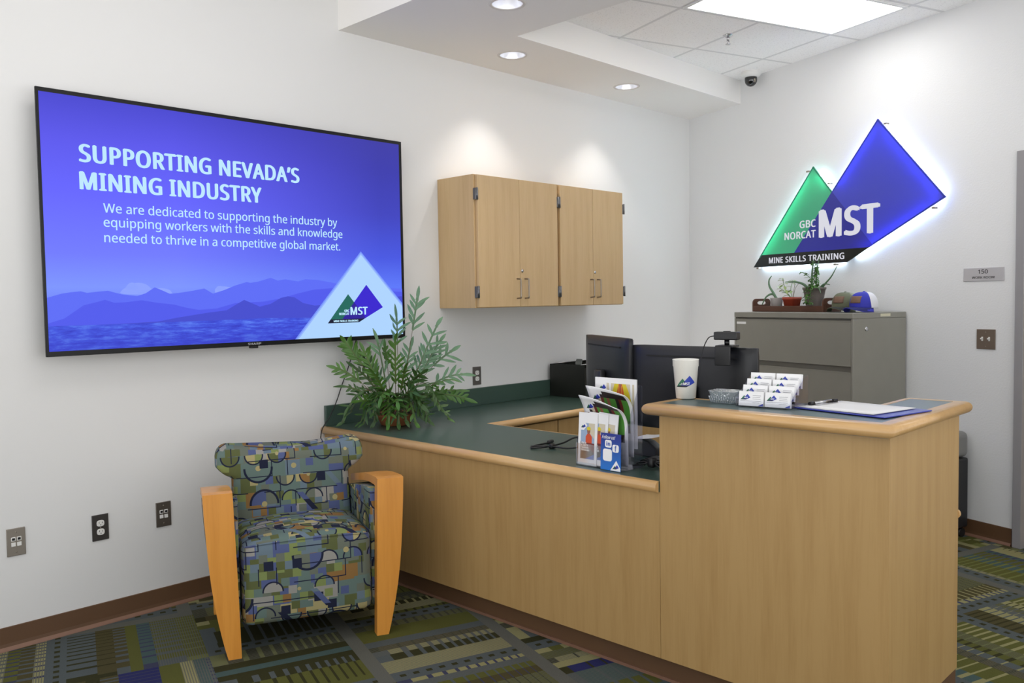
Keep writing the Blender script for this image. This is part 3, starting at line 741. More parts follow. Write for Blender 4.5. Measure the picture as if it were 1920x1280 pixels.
# back cabinets under the rear counter
bc = thing('base_cabinet', 'maple base cabinets under the green rear counter', 'cabinet', (3.26, D, 0))
b = BM(); box(b, 0, 1.75, -0.60, -0.002, 0.1, 0.728); obj('carcass', b, MAPLE, bc)
for i in range(3):
    b = BM(); box(b, 0.02+i*0.58, 0.59+i*0.58, -0.622, -0.602, 0.12, 0.715, 0.002); d = obj('door', b, MAPLE, bc)
    b = BM(); x = 0.55+i*0.58; tube(b, smooth([(x, -0.622, 0.5), (x, -0.65, 0.505), (x, -0.65, 0.6), (x, -0.622, 0.605)], 3), 0.0045, 8); obj('handle', b, STEEL, d)
b = BM(); box(b, 0.0, 1.75, -0.55, -0.53, 0, 0.1); obj('toe_kick', b, BROWN, bc)
# lower worktop
ZT = 0.769
wt = thing('worktop', 'L-shaped dark green laminate worktop with rounded maple edging', 'worktop', (PX, D, 0))
b = BM()
IX, IY = 3.235, 3.362
pts = [(PX-0.004, D-0.003), (5.02, D-0.003), (5.02, IY+0.002), (IX, IY+0.002), (IX, PY+0.152), (PX+0.152, PY+0.152), (PX+0.152, RY+0.0015), (PX-0.004, RY+0.0015)]
prism(b, [(x-PX, y-D, 0.729) for x, y in pts], (0, 0, ZT-0.729)); obj('laminate_top', b, GREEN, wt)
b = BM(); box(b, 0.001, 5.02-PX, -0.022, -0.002, ZT, 0.882, 0.002); obj('backsplash', b, GREEN, wt)
def nosing(bm, p, q, r, out, flatw, ztop):
    """half-round edge: flat strip on top plus bull nose, from p to q, out = outward unit."""
    p = Vector(p); q = Vector(q); out = Vector(out); n = 10; d = (q-p)
    prof = [(-flatw, 0.0)]+[(r*sin(pi*i/n), r*cos(pi*i/n)-r) for i in range(n+1)]+[(-flatw, -2*r)]
    a = [bm.verts.new(p+out*x+Vector((0, 0, ztop+z))) for x, z in prof]; c = [bm.verts.new(q+out*x+Vector((0, 0, ztop+z))) for x, z in prof]
    for i in range(len(prof)-1):
        f = bm.faces.new((a[i], a[i+1], c[i+1], c[i])); f.smooth = 0 < i < len(prof)-2
    f = bm.faces.new((a[-1], a[0], c[0], c[-1])); bm.faces.new(a[::-1]); bm.faces.new(c)
b = BM(); nosing(b, (-0.004, D-0.004-D, 0), (-0.004, RY+0.002-D, 0), 0.0215, (-1, 0, 0), 0.003, ZT+0.001); obj('front_edging', b, MAPLE2, wt)
b = BM(); nosing(b, (IX+0.0-PX, IY-D, 0), (5.02-PX, IY-D, 0), 0.0205, (0, -1, 0), 0.006, ZT+0.001); obj('rear_edging', b, MAPLE2X, wt)
b = BM(); nosing(b, (IX-PX, PY+0.16-D, 0), (IX-PX, IY-D, 0), 0.0205, (1, 0, 0), 0.006, ZT+0.001); obj('inner_edging', b, MAPLE2, wt)
# raised counter
ZR = 1.06
rc = thing('raised_counter', 'raised green transaction counter with thick rounded maple edging', 'counter', (PX, PY, 0))
fx, ry, ey, ex, lx, ly = PX-0.026, PY-0.003, RY+0.024, 3.292, 2.805, 1.150
r_ = 0.0215
V2 = lambda x, y: (x-PX, y-PY, 0)
b = BM(); pts = [(fx, ry), (ex, ry), (ex, ly), (lx, ly), (lx, ey), (fx, ey)]
prism(b, [(x-PX, y-PY, ZR-2*r_) for x, y in pts], (0, 0, 2*r_)); obj('laminate_top', b, counter_mat('grey_green_laminate', (0.085, 0.125, 0.12)), rc)
def bull(bm, path, closed=False, r=0.0215, flat_in=0.028, zt=ZR+0.0008):
    """bull-nosed edging swept with mitred corners along a 2D path (outside on the right-hand side)."""
    n = 10; prof = [(-flat_in, 0.0)]+[(r*sin(pi*i/n), r*cos(pi*i/n)-r) for i in range(n+1)]+[(-flat_in, -2*r-0.0016)]
    rings = []
    for i, p in enumerate(path):
        p = Vector(p); dirs = []
        if i > 0: dirs.append((p-Vector(path[i-1])).normalized())
        if i < len(path)-1: dirs.append((Vector(path[i+1])-p).normalized())
        ns = [Vector((d.y, -d.x)) for d in dirs]
        m = sum(ns, Vector((0, 0))); m = m/m.length; m = m/m.dot(ns[0])
        rings.append([bm.verts.new((p.x+m.x*x-PX, p.y+m.y*x-PY, zt+z)) for x, z in prof])
    for a, c in zip(rings, rings[1:]):
        for i in range(len(prof)):
            j = (i+1) % len(prof); f = bm.faces.new((a[i], a[j], c[j], c[i])); f.smooth = 0 < i < len(prof)-2
    bm.faces.new(rings[0][::-1]); bm.faces.new(rings[-1])
b = BM(); bull(b, [(lx, ey), (fx, ey), (fx, ry), (ex, ry), (ex, ly)]); obj('wood_edging', b, MAPLE2, rc)
b = BM(); box(b, lx-0.012-PX, lx+0.006-PX, ly+0.0065-PY, ey-0.001-PY, ZR-2*r_-0.001, ZR+0.0012, 0.001); box(b, lx-0.012-PX, ex-PX-0.029, ly-0.012-PY, ly+0.006-PY, ZR-2*r_-0.001, ZR+0.0012, 0.001); obj('inner_trim', b, MAPLE2, rc)

# ------------------------------------------------------------------ filing cabinet and what stands on it
CW, CH, CDP = 1.045, 1.335, 0.455
fc = thing('filing_cabinet', 'tall grey steel lateral filing cabinet against the right wall', 'filing cabinet', S(1.10, 0.012, 0), THR)
b = BM(); box(b, 0, CW, -CDP, 0, 0.0, 1.299, 0.002); obj('cabinet_body', b, GREYD, fc)
b = BM(); box(b, -0.001, CW+0.001, -CDP-0.024, 0.001, 1.3, CH, 0.003); obj('cabinet_top', b, GREY, fc)
for x0, x1 in ((-0.001, 0.014), (CW-0.014, CW+0.001)):
    b = BM(); box(b, x0, x1, -CDP-0.022, -0.001, 0.002, 1.2995, 0.002); obj('side_panel', b, GREY, fc)
for i in range(4):
    z1 = 1.288-i*0.318; z0 = z1-0.284
    b = BM(); box(b, 0.0155, CW-0.0155, -CDP-0.020, -CDP-0.0005, z0, z1-0.012, 0.0025)
    prism(b, [(0.0155, -CDP-0.020, z1-0.014), (0.0155, -CDP-0.022, z1), (0.0155, -CDP-0.008, z1), (0.0155, -CDP-0.008, z1-0.006)], (CW-0.031, 0, 0))
    d = obj('drawer', b, GREY, fc)
    if i == 0:
        b = BM(); box(b, 0.022, 0.115, -CDP-0.0212, -CDP-0.0203, z1-0.036, z1-0.020); obj('label_strip', b, WHITE, d)
b = BM(); r = lathe(b, [(0.014, 0), (0.014, 0.003), (0.009, 0.006)], 20); capdisc(b, r[-1])
for v in b.verts: v.co = Vector((v.co.z+CW+0.001, v.co.x, v.co.y))
obj('lock', b, CHROME, fc, loc=(0, -0.36, 1.235))
b = BM(); box(b, CW+0.001, CW+0.0018, -0.235, -0.145, 1.309, 1.327); obj('inventory_sticker', b, flat('cream_sticker', (205, 200, 175), 0.5), fc)

TZ = CH+0.001
# wooden tray with cut-out handles at both ends
ty = thing('wooden_tray', 'dark wooden serving tray with handle holes holding plant pots on the filing cabinet', 'tray', S(1.10, 0.155, TZ), THR)
TWX, TWY = 0.66, 0.165
b = BM(); box(b, 0.0125, TWX-0.0125, -TWY+0.0125, -0.0125, 0, 0.009, 0.001); obj('tray_base', b, TRAYW, ty)
for y0 in (-TWY, -0.012):
    b = BM(); box(b, 0.0125, TWX-0.0125, y0, y0+0.012, 0, 0.040, 0.002); obj('long_side', b, TRAYW, ty)
for x0 in (0, TWX-0.012):
    b = BM()
    out = []
    for (cy, cz, a0) in ((-TWY+0.03, 0.062, pi), (-0.03, 0.062, pi/2)):
        for k in range(7):
            a = a0-k*pi/12; out.append((cy+0.03*cos(a), cz+0.03*sin(a)))
    out = [(-TWY, 0.0)]+out+[(0, 0.0)]
    ho = [(-TWY/2+0.045*cos(a)*(abs(cos(a))**-0.4 if abs(cos(a)) > 1e-3 else 0), 0.062+0.013*sin(a)) for a in [pi*2*k/24 for k in range(24)]]
    # ring between outline and hole, then thickness
    O = [b.verts.new((x0, y, z)) for y, z in out]; H = [b.verts.new((x0, y, z)) for y, z in ho]
    eds = [b.edges.new((O[i], O[(i+1) % len(O)])) for i in range(len(O))]+[b.edges.new((H[i], H[(i+1) % len(H)])) for i in range(len(H))]
    bmesh.ops.triangle_fill(b, edges=eds, use_beauty=True)
    e = bmesh.ops.extrude_face_region(b, geom=b.faces[:]); bmesh.ops.translate(b, verts=[v for v in e['geom'] if isinstance(v, bmesh.types.BMVert)], vec=(0.012, 0, 0))
    obj('end_handle', b, TRAYW, ty)

LEAFG = flat('leaf_green', (86, 132, 62), 0.45, var=0.2, vs=30)
LEAFV = flat('leaf_variegated', (158, 178, 112), 0.45, var=0.25, vs=60)
SUCC = flat('succulent_green', (92, 122, 92), 0.5, var=0.15, vs=40)
SOIL = flat('soil', (60, 44, 34), 0.9, bump=0.6, bs=200)
def leaf(bm, base, d, up, L, W, droop=0.25, mi=0, n=4, root=0.0):
    d = Vector(d).normalized(); s = d.cross(Vector(up)).normalized(); u = s.cross(d)
    L_, R_ = [], []
    for i in range(n+1):
        t = i/n; w = W/2*max(sin(pi*min(max(t*0.94+0.03, 0), 1))**0.8, root*(1-t*1.5))
        c = Vector(base)+d*L*t-u*droop*L*t*t
        L_.append(bm.verts.new(c+s*w+u*w*0.25)); R_.append((bm.verts.new(c), bm.verts.new(c-s*w+u*w*0.25)))
    for i in range(n):
        for a, b_, c, d_ in ((L_[i], R_[i][0], R_[i+1][0], L_[i+1]), (R_[i][0], R_[i][1], R_[i+1][1], R_[i+1][0])):
            f = bm.faces.new((a, b_, c, d_)); f.smooth = True; f.material_index = mi
def rib_pot(prof, n, c=(0, 0, 0), ribs=0, square=0):
    b = BM(); rings = lathe(b, prof, n, c, square=square)
    if ribs:
        for rg in rings[2:5]:
            for k, v in enumerate(rg):
                if k % 2: v.co.x *= 0.965; v.co.y *= 0.965
    return b, rings
PZ = TZ+0.0095
# white pot
wp = thing('potted_plant', 'small white pot with a curved succulent at the left end of the tray', 'potted plant', S(1.245, 0.225, PZ), THR)
b, rg = rib_pot([(0.034, 0), (0.046, 0.085), (0.049, 0.088), (0.045, 0.088), (0.042, 0.075)], 32); capdisc(b, rg[0], True); obj('pot', b, flat('white_ceramic', (205, 203, 200), 0.4), wp)
b = BM(); r = lathe(b, [(0.042, 0.076), (0.002, 0.079)], 24); capdisc(b, r[-1]); obj('soil', b, SOIL, wp)
for pts in ([(0, 0, 0.075), (-0.02, -0.01, 0.12), (-0.055, -0.015, 0.17), (-0.06, -0.015, 0.215), (-0.035, -0.015, 0.245)], [(-0.005, 0.01, 0.075), (-0.03, -0.01, 0.115), (-0.062, -0.04, 0.095), (-0.088, -0.055, 0.04)]):
    b = BM(); q = smooth(pts, 6); tube(b, q, [0.0095*(1-0.75*(i/len(q))**1.5) for i in range(len(q))], 8); obj('succulent_arm', b, SUCC, wp)
# red pot
rp = thing('potted_plant', 'small square red pot with a pale leafy plant in the middle of the tray', 'potted plant', S(1.40, 0.235, PZ), THR)
b, rg = rib_pot([(0.038, 0), (0.049, 0.070), (0.053, 0.072), (0.054, 0.092), (0.049, 0.092), (0.046, 0.078)], 40, square=5); capdisc(b, rg[0], True); obj('pot', b, flat('terracotta_red', (158, 62, 40), 0.5), rp)
b = BM(); r = lathe(b, [(0.046, 0.079), (0.002, 0.081)], 24, square=5); capdisc(b, r[-1]); obj('soil', b, SOIL, rp)
rn = random.Random(3)
for pts in ([(0, 0, 0.08), (-0.04, 0.0, 0.11), (-0.085, 0.0, 0.14), (-0.12, 0, 0.16)], [(0, 0, 0.08), (-0.03, -0.02, 0.13), (-0.05, -0.03, 0.19), (-0.055, -0.03, 0.225)], [(0, 0, 0.08), (-0.03, 0.02, 0.15), (-0.02, 0.03, 0.21)]):
    b = BM(); q = smooth(pts, 5); tube(b, q, 0.002, 5)
    for i in range(4, len(q), 2):
        for sgn in (-1, 1):
            leaf(b, q[i], (sgn*rn.uniform(0.4, 1), rn.uniform(-0.9, 0.2), rn.uniform(-0.3, 0.6)), (0, 0, 1), rn.uniform(0.03, 0.045), rn.uniform(0.018, 0.026), 0.3, 1)
    obj('leafy_stem', b, [LEAFG, LEAFV], rp)
for pts in ([(0.012, 0, 0.08), (0.04, -0.01, 0.15), (0.08, -0.01, 0.19)], [(0.005, 0, 0.08), (0.02, 0.0, 0.15), (0.03, 0.0, 0.20)]):
    b = BM(); tube(b, smooth(pts, 5), 0.0018, 5); obj('bare_stalk', b, flat('dry_stalk', (150, 148, 130), 0.6), rp)
# grey ribbed pot
gp_ = thing('potted_plant', 'large grey ribbed pot with a bushy plant and long succulent arms on the tray', 'potted plant', S(1.60, 0.232, PZ), THR)
b, rg = rib_pot([(0.050, 0), (0.055, 0.004), (0.060, 0.03), (0.072, 0.10), (0.080, 0.140), (0.086, 0.142), (0.0865, 0.156), (0.081, 0.156), (0.078, 0.14)], 72, ribs=1); capdisc(b, rg[0], True)
for v in b.verts: v.co.x *= 0.97; v.co.y *= 0.82
obj('pot', b, flat('grey_ribbed_pot', (112, 104, 98), 0.6, var=0.15, vs=25), gp_)
b = BM(); r = lathe(b, [(0.075, 0.138), (0.002, 0.142)], 24, sy=0.82); capdisc(b, r[-1]); obj('soil', b, SOIL, gp_)
for pts, r0 in (([(-0.05, 0, 0.13), (-0.085, -0.005, 0.175), (-0.15, -0.01, 0.195), (-0.205, -0.01, 0.198), (-0.255, -0.012, 0.198)], 0.0105),
            ([(-0.015, 0, 0.13), (-0.022, 0, 0.22), (-0.015, 0, 0.30), (-0.01, 0, 0.345)], 0.008), ([(0.0, 0.02, 0.13), (0.005, 0.015, 0.25), (0.03, 0.01, 0.34), (0.04, 0.01, 0.36)], 0.006),
            ([(0.05, 0, 0.13), (0.10, -0.01, 0.175), (0.16, -0.015, 0.225), (0.21, -0.02, 0.29)], 0.008), ([(0.05, -0.01, 0.14), (0.10, -0.02, 0.175), (0.16, -0.03, 0.17)], 0.008), ([(0.05, -0.02, 0.14), (0.09, -0.05, 0.145), (0.12, -0.07, 0.115)], 0.006)):
    b = BM(); q = smooth(pts, 6); tube(b, q, [r0*(1-0.8*(i/len(q))**1.3) for i in range(len(q))], 8); obj('succulent_arm', b, SUCC, gp_)
for k in range(7):
    x, y = rn.uniform(-0.02, 0.06), rn.uniform(-0.04, 0.02); h = rn.uniform(0.08, 0.20)
    hang = k in (1, 4)
    pts = [(x, y, 0.138), (x+rn.uniform(-0.03, 0.03), y-0.02, 0.138+h*0.6), (x+rn.uniform(-0.05, 0.05), y-0.03, 0.138+h)] if not hang else [(0.02+0.01*k, -0.03, 0.14), (0.02+0.01*k, -0.085, 0.165), (0.015+0.01*k, -0.102, 0.08), (0.015+0.01*k, -0.10, 0.045)]
    b = BM(); q = smooth(pts, 6); tube(b, q, 0.002, 5)
    for i in range(2, len(q)):
        for sgn in (-1, 1): leaf(b, q[i], (sgn*rn.uniform(0.3, 1), rn.uniform(-0.9, 0.3), rn.uniform(-0.4, 0.5)), (0, 0, 1), rn.uniform(0.022, 0.036), rn.uniform(0.014, 0.020), 0.3)
    obj('leafy_stem', b, LEAFG, gp_)

# baseball caps
def cap(loc, rot, label, cfront, cback, cbrim, cunder):
    t = thing('baseball_cap', label, 'cap', loc, rot, 'caps on the filing cabinet')
    def crown(front):
        b = BM(); nu, nv = 40, 12
        def P(i, j):
            a = 2*pi*i/nu; e = (pi/2)*j/nv
            k = cos(e)**0.62; z = 0.022+0.106*sin(e)**0.92
            x = 0.078*cos(a)*k; y = 0.098*sin(a)*k
            if y < 0: y -= 0.008*sin(e*2)
            return Vector((x, y+0.004, z))
        V = {}
        for j in range(nv):
            for i in range(nu):
                mid = P(i+0.5, j+0.5)
                if (sin(2*pi*(i+0.5)/nu) < -0.30) != front: continue
                q = []
                for ii, jj in ((i, j), (i+1, j), (i+1, j+1), (i, j+1)):
                    p = P(ii % nu, jj); key = (round(p.x, 6), round(p.y, 6), round(p.z, 6))
                    if key not in V: V[key] = b.verts.new(p)
                    if V[key] not in q: q.append(V[key])
                if len(q) >= 3: f = b.faces.new(q); f.smooth = True
        return b
    obj('crown_front', crown(True), cfront, t); bk = obj('crown_back', crown(False), cback, t)
    for o in t.children:
        m = o.modifiers.new('thick', 'SOLIDIFY'); m.thickness = 0.002; m.offset = -1
    b = BM()
    def br(u, v):
        a = pi+pi*(0.06+0.88*u)         # front half circle
        r = 1.0+0.92*v*sin(-a)**0.6 if sin(-a) > 0 else 1.0
        x = 0.079*cos(a)*(1+0.10*v); y = 0.096*sin(a)*r*(1.0-0.02*v)+0.004
        arch = 0.034*(1-(cos(a))**2)-0.030*v*abs(cos(a))**1.3
        z = 0.026+arch*v*0.6-0.018*v*v
        z = max(z, 0.001)
        return (x, y, z)
    V, fs = grid_sheet(b, br, 24, 6)
    e = bmesh.ops.extrude_face_region(b, geom=b.faces[:])
    for v in [v for v in e['geom'] if isinstance(v, bmesh.types.BMVert)]: v.co.z += 0.003
    bm_ = b; bm_.normal_update()
    for f in bm_.faces: f.material_index = 1 if f.normal.z < -0.3 else 0
    obj('brim', bm_, [cbrim, cunder], t)
    b = BM()
    def pa(u, v):
        x = -0.036+0.072*u; z = 0.058+0.044*v
        e = math.asin(min(1, (z-0.022)/0.106)); k = cos(e)**0.62
        y = -0.098*sqrt(max(0, k*k-(x/0.078)**2))-0.008*sin(e*2)+0.004-0.003
        return (x, y, z)
    grid_sheet(b, pa, 8, 6); p = obj('leather_patch', b, flat('leather_patch', (112, 84, 66), 0.6, var=0.2, vs=60), t, normals=False)
    m = p.modifiers.new('thick', 'SOLIDIFY'); m.thickness = 0.002
    b = BM(); r = lathe(b, [(0.009, 0.1265), (0.007, 0.132), (0.001, 0.1335)], 14, (0, 0.004, 0)); obj('top_button', b, cfront, t)
    return t
OLV = flat('olive_twill', (104, 108, 84), 0.8, bump=0.2, bs=900); BLU = flat('royal_blue_twill', (48, 52, 170), 0.75, bump=0.2, bs=900)
cap(S(1.875, 0.25, TZ), THR+radians(12), 'olive green baseball cap with a leather patch beside the tray', OLV, flat('olive_mesh', (128, 130, 108), 0.8, bump=0.4, bs=600), OLV, flat('dark_under_brim', (40, 42, 40), 0.8))
cap(S(2.055, 0.29, TZ), THR+radians(6), 'blue and white mesh-back baseball cap at the right end of the filing cabinet', BLU, flat('white_mesh', (222, 222, 226), 0.8, bump=0.5, bs=600), BLU, flat('navy_under_brim', (26, 30, 96), 0.8))

# ------------------------------------------------------------------ paper shredder
sh = thing('paper_shredder', 'black wheeled paper shredder with a grey top beside the right wall', 'paper shredder', S(2.285, 0.03, 0), THR)
b = BM(); box(b, 0.004, 0.312, -0.40, -0.004, 0.06, 0.475, 0.012, 3); obj('waste_bin', b, flat('charcoal_plastic', (30, 31, 34), 0.4), sh)
b = BM(); box(b, 0, 0.316, -0.405, 0, 0.478, 0.632, 0.035, 4); obj('cutter_head', b, flat('grey_plastic_head', (120, 120, 118), 0.4), sh)
b = BM(); box(b, 0.2, 0.27, -0.409, -0.402, 0.435, 0.468, 0.003); obj('bin_handle', b, BLACKP, sh)
for x in (0.03, 0.285):
    for y in (-0.37, -0.035):
        b = BM(); tube(b, [(x-0.012, y, 0.026), (x+0.012, y, 0.026)], 0.026, 16); box(b, x-0.006, x+0.006, y-0.01, y+0.01, 0.03, 0.06); obj('caster', b, BLACKP, sh)

# ------------------------------------------------------------------ monitors
def monitor(loc, rot, label, w, h, zb, cable=None):
    t = thing('computer_monitor', label, 'monitor', loc, rot, 'computer monitors on the desk')
    b = BM()
    cushion(b, (-w/2, 0.012, zb), (w/2, 0.034, zb+h), 0.007, 10, lambda p: Vector((p.x, p.y-(0.016*max(0, 1-(2*p.x/w)**4)*max(0, 1-(2*(p.z-zb-h/2)/h)**4) if p.y < 0.022 else 0), p.z)))
    sh_ = obj('rear_shell', b, flat('matt_black_shell', (24, 25, 29), 0.38, bump=0.1, bs=900), t)
    b = BM(); box(b, -w*0.36, w*0.36, -0.0045, 0.012, zb+h-0.047, zb+h-0.041); obj('vent_slot', b, HOLE, sh_)
    b = BM(); box(b, -w/2+0.008, w/2-0.008, 0.0335, 0.0355, zb+0.012, zb+h-0.008); obj('screen', b, flat('dark_screen', (14, 15, 18), 0.2), t)
    b = BM(); cushion(b, (-0.045, -0.040, 0.012), (0.045, -0.005, zb+h*0.55), 0.012, 5); obj('stand_neck', b, BLACKP, t)
    b = BM(); cushion(b, (-0.115, -0.10, 0.0), (0.115, 0.06, 0.014), 0.006, 6); obj('stand_base', b, BLACKP, t)
    return t
monitor((3.03, 1.935, ZT+0.001), radians(-90), 'larger black monitor seen from behind, with a webcam on top', 0.60, 0.360, 0.115)
monitor((3.156, 2.486, ZT+0.0022), radians(-120), 'smaller-looking angled black monitor left of the webcam monitor', 0.545, 0.350, 0.150)
# webcam
wc = thing('webcam', 'black box webcam clipped on top of the monitor', 'webcam', (3.02, 1.755, 1.2465), radians(-80))
b = BM(); box(b, -0.048, 0.048, -0.022, 0.020, 0.030, 0.062, 0.004); obj('webcam_body', b, BLACKP, wc)
b = BM(); tube(b, [(0, 0, 0.008), (0, 0, 0.03)], 0.010, 14); obj('swivel', b, BLACKM, wc)
b = BM(); box(b, -0.035, 0.035, -0.040, 0.045, 0.001, 0.009, 0.002); box(b, -0.032, 0.032, -0.053, -0.045, -0.07, 0.006, 0.003); obj('clip', b, BLACKP, wc)
b = BM(); box(b, -0.012, 0.012, -0.010, 0.012, 0.062, 0.065, 0.001); obj('privacy_slider', b, BLACKM, wc)
b = BM(); tube(b, smooth([(-0.049, 0, 0.045), (-0.075, -0.01, 0.035), (-0.083, -0.055, -0.02), (-0.085, -0.075, -0.09), (-0.105, -0.08, -0.17), (-0.15, -0.085, -0.24)]), 0.0022, 6); obj('cable', b, BLACKP, wc)

# ------------------------------------------------------------------ black file box on the rear counter
fb = thing('file_box', 'black open-topped hanging file box at the back of the green counter', 'file box', (4.452, 3.672, ZT+0.001))
FBW, FBD, FBH = 0.38, 0.315, 0.225
MATB = flat('black_file_box', (26, 27, 22), 0.45)
for nm, a in (('left_side', (0, 0.004, 0, FBD, 0, FBH)), ('right_side', (FBW-0.004, FBW, 0, FBD, 0, FBH)), ('front_side', (0.0045, FBW-0.0045, 0, 0.004, 0, FBH-0.02)), ('back_side', (0.0045, FBW-0.0045, FBD-0.004, FBD, 0, FBH)), ('box_floor', (0.0045, FBW-0.0045, 0.0045, FBD-0.0045, 0, 0.004))):
    b = BM(); box(b, *a); obj(nm, b, MATB, fb)
for y in (0.03, FBD-0.03):
    b = BM(); tube(b, [(0.0, y, FBH+0.004), (FBW, y, FBH+0.004)], 0.003, 8); obj('hanging_rail', b, CHROME, fb)
for k in range(6):
    f = tag(empty('hanging_folder', (4.452+0.04+k*0.05, 3.672, ZT)), 'dark hanging folder with a clear tab inside the black file box', 'folder', 'hanging folders in the black file box')
    b = BM(); box(b, 0, 0.002, 0.012, FBD-0.012, 0.03, FBH-0.004); obj('folder_sleeve', b, MATB, f)
    b = BM(); y = 0.06+0.04*k; box(b, 0.0, 0.0015, y, y+0.055, FBH+0.001, FBH+0.018); obj('index_tab', b, flat('smoky_tab', (120, 124, 120), 0.2), f)

# ------------------------------------------------------------------ armchair
CX, CY, CR_ = 1.908, 3.080, radians(-23.5)
ch = thing('armchair', 'honey wood armchair upholstered in blue and green geometric fabric', 'armchair', (CX, CY, 0), CR_)
def lerp(tab, z):
    for (z0, v0), (z1, v1) in zip(tab, tab[1:]):
        if z <= z1: t = (z-z0)/(z1-z0); return v0+(v1-v0)*t
    return tab[-1][1]
OUT = [(0, 0.333), (0.06, 0.348), (0.15, 0.366), (0.25, 0.383), (0.35, 0.394), (0.45, 0.401), (0.6, 0.410), (0.70, 0.413)]
INN = [(0, 0.281), (0.3, 0.287), (0.7, 0.298)]
for sg_ in (-1, 1):
    # bent front post + arm top as one laminated band
    b = BM(); secs = []
    path = [(-0.0, z) for z in (0.0, 0.05, 0.1, 0.16, 0.22, 0.3, 0.38, 0.46, 0.54, 0.60, 0.64, 0.668)]
    for y, z in path:
        o_, i_ = lerp(OUT, z), lerp(INN, z); th = 0.050
        yy = 0.004*sin(z/0.68*pi)*-1
        secs.append([(i_, yy, z), (o_, yy, z), (o_, yy+th, z if z < 0.66 else 0.640), (i_, yy+th, z if z < 0.66 else 0.640)])
    top = [(0.0, 0.686, 0.045), (0.035, 0.689, 0.04), (0.09, 0.685, 0.036), (0.17, 0.678, 0.034), (0.28, 0.662, 0.033), (0.40, 0.640, 0.033), (0.50, 0.620, 0.033), (0.58, 0.602, 0.03)]
    for k, (y, z, th) in enumerate(top):
        w_in = 0.298; w_out = 0.413-0.010*(y/0.58)
        if k == 0: secs.append([(w_in, 0.0, z), (w_out, 0.0, z), (w_out, 0.05, 0.645), (w_in, 0.05, 0.645)])
        else: secs.append([(w_in, y, z), (w_out, y, z), (w_out, max(y, 0.052), z-th), (w_in, max(y, 0.052), z-th)])
    R = [[b.verts.new((sg_*x, y, z)) for x, y, z in s_] for s_ in secs]
    for p, q in zip(R, R[1:]):
        for i in range(4):
            f = b.faces.new((p[i], p[(i+1) % 4], q[(i+1) % 4], q[i])); f.smooth = False
    b.faces.new(R[0][::-1]); b.faces.new(R[-1])
    bmesh.ops.recalc_face_normals(b, faces=b.faces[:])
    o = obj('wood_arm', b, ARMW, ch)
    m = o.modifiers.new('soft', 'BEVEL'); m.width = 0.004; m.segments = 2; m.limit_method = 'ANGLE'; m.angle_limit = radians(35)
    # upholstered side under the arm
    b = BM()
    x0, x1 = (0.272, 0.400)
    def shape(p):
        o2 = lerp(OUT, p.z)-0.006
        x = p.x if p.x < 0.34 else min(p.x, o2)
        ztop = 0.672+0.004*min(1, max(0, p.y-0.03)/0.12)-0.085*max(0, (p.y-0.08)/0.50)**1.15-0.036
        z = min(p.z, ztop)
        return Vector((x, p.y, z))
    cushion(b, (x0, 0.0535, 0.115), (x1, 0.60, 0.70), 0.016, 12, shape)
    if sg_ < 0:
        for v in b.verts: v.co.x *= -1
    bmesh.ops.recalc_face_normals(b, faces=b.faces[:]); cube_uv(b, (0.3*sg_, 0.1)); obj('upholstered_side', b, FABRIC, ch)
    b = BM(); box(b, sg_*0.34-0.022, sg_*0.34+0.022, 0.56, 0.60, 0, 0.118, 0.003); obj('rear_leg', b, ARMW, ch)
# seat block
b = BM()
def seatf(p):
    x, y, z = p
    k = 1-(x/0.27)**2
    if z > 0.30:
        f_ = (z-0.30)/0.16
        z += 0.030*f_*max(0, k)*max(0, 1-((y-0.24)/0.30)**2)
    y2 = y
    if y < 0.25: y2 -= (0.25-y)/0.25*0.018*sin(min(1, max(0, (z-0.10)/0.36))*pi)*max(0, k)
    return Vector((x, y2, z))
cushion(b, (-0.270, 0.012, 0.115), (0.270, 0.56, 0.462), 0.032, 14, seatf)
bmesh.ops.recalc_face_normals(b, faces=b.faces[:]); cube_uv(b); obj('seat', b, FABRIC, ch)
# piping seam along the front top edge of the seat
b = BM(); tube(b, [(x, 0.012+0.012-0.004*max(0, 1-(x/0.27)**2)-0.006, 0.4515+0.024*max(0, 1-(x/0.27)**2)*max(0, 1-((0.012-0.24)/0.30)**2)) for x in [-0.255+0.51*i/20 for i in range(21)]], 0.003, 6)
cube_uv(b); obj('seat_piping', b, FABRIC, ch)
# back with flared shoulders and dipped top
b = BM(); NU = 44; rings = []
levels = [0.36, 0.42, 0.48, 0.54, 0.59, 0.625, 0.65, 0.658, 0.666, 0.675, 0.685, 0.70, 0.71, 0.725, 0.74, 0.755, 0.77, 0.782, 0.79, 0.796, 0.80]
for li, z in enumerate(levels):
    hw = 0.268 if z < 0.655 else 0.268+(0.338-0.268)*min(1, (z-0.655)/0.045)**0.6
    th = 0.070
    e = max(0, (z-0.735)/0.065)
    sh_k = sqrt(max(0.0, 1-e*e)) if e > 0 else 1
    hw2 = hw-(1-sh_k)*0.065; th2 = max(0.006, th*(0.25+0.75*sh_k)) if e > 0 else th
    yc = 0.47+(z-0.36)*0.20
    ring = []
    for k in range(NU):
        a = 2*pi*k/NU; cx_, sy_ = cos(a), sin(a)
        q = (abs(cx_)**5+abs(sy_)**5)**(-1/5)
        x = hw2*cx_*q; y = yc+th2*sy_*q+0.030*(x/0.34)**2*-1*(1 if z > 0.6 else 0.3)
        zz = z+(0.036*(x/0.338)**2-0.018)*max(0, (z-0.60)/0.2)
        ring.append(b.verts.new((x, y, zz)))
    rings.append(ring)
for p, q in zip(rings, rings[1:]):
    for k in range(NU):
        f = b.faces.new((p[k], p[(k+1) % NU], q[(k+1) % NU], q[k])); f.smooth = True
b.faces.new(rings[0][::-1])
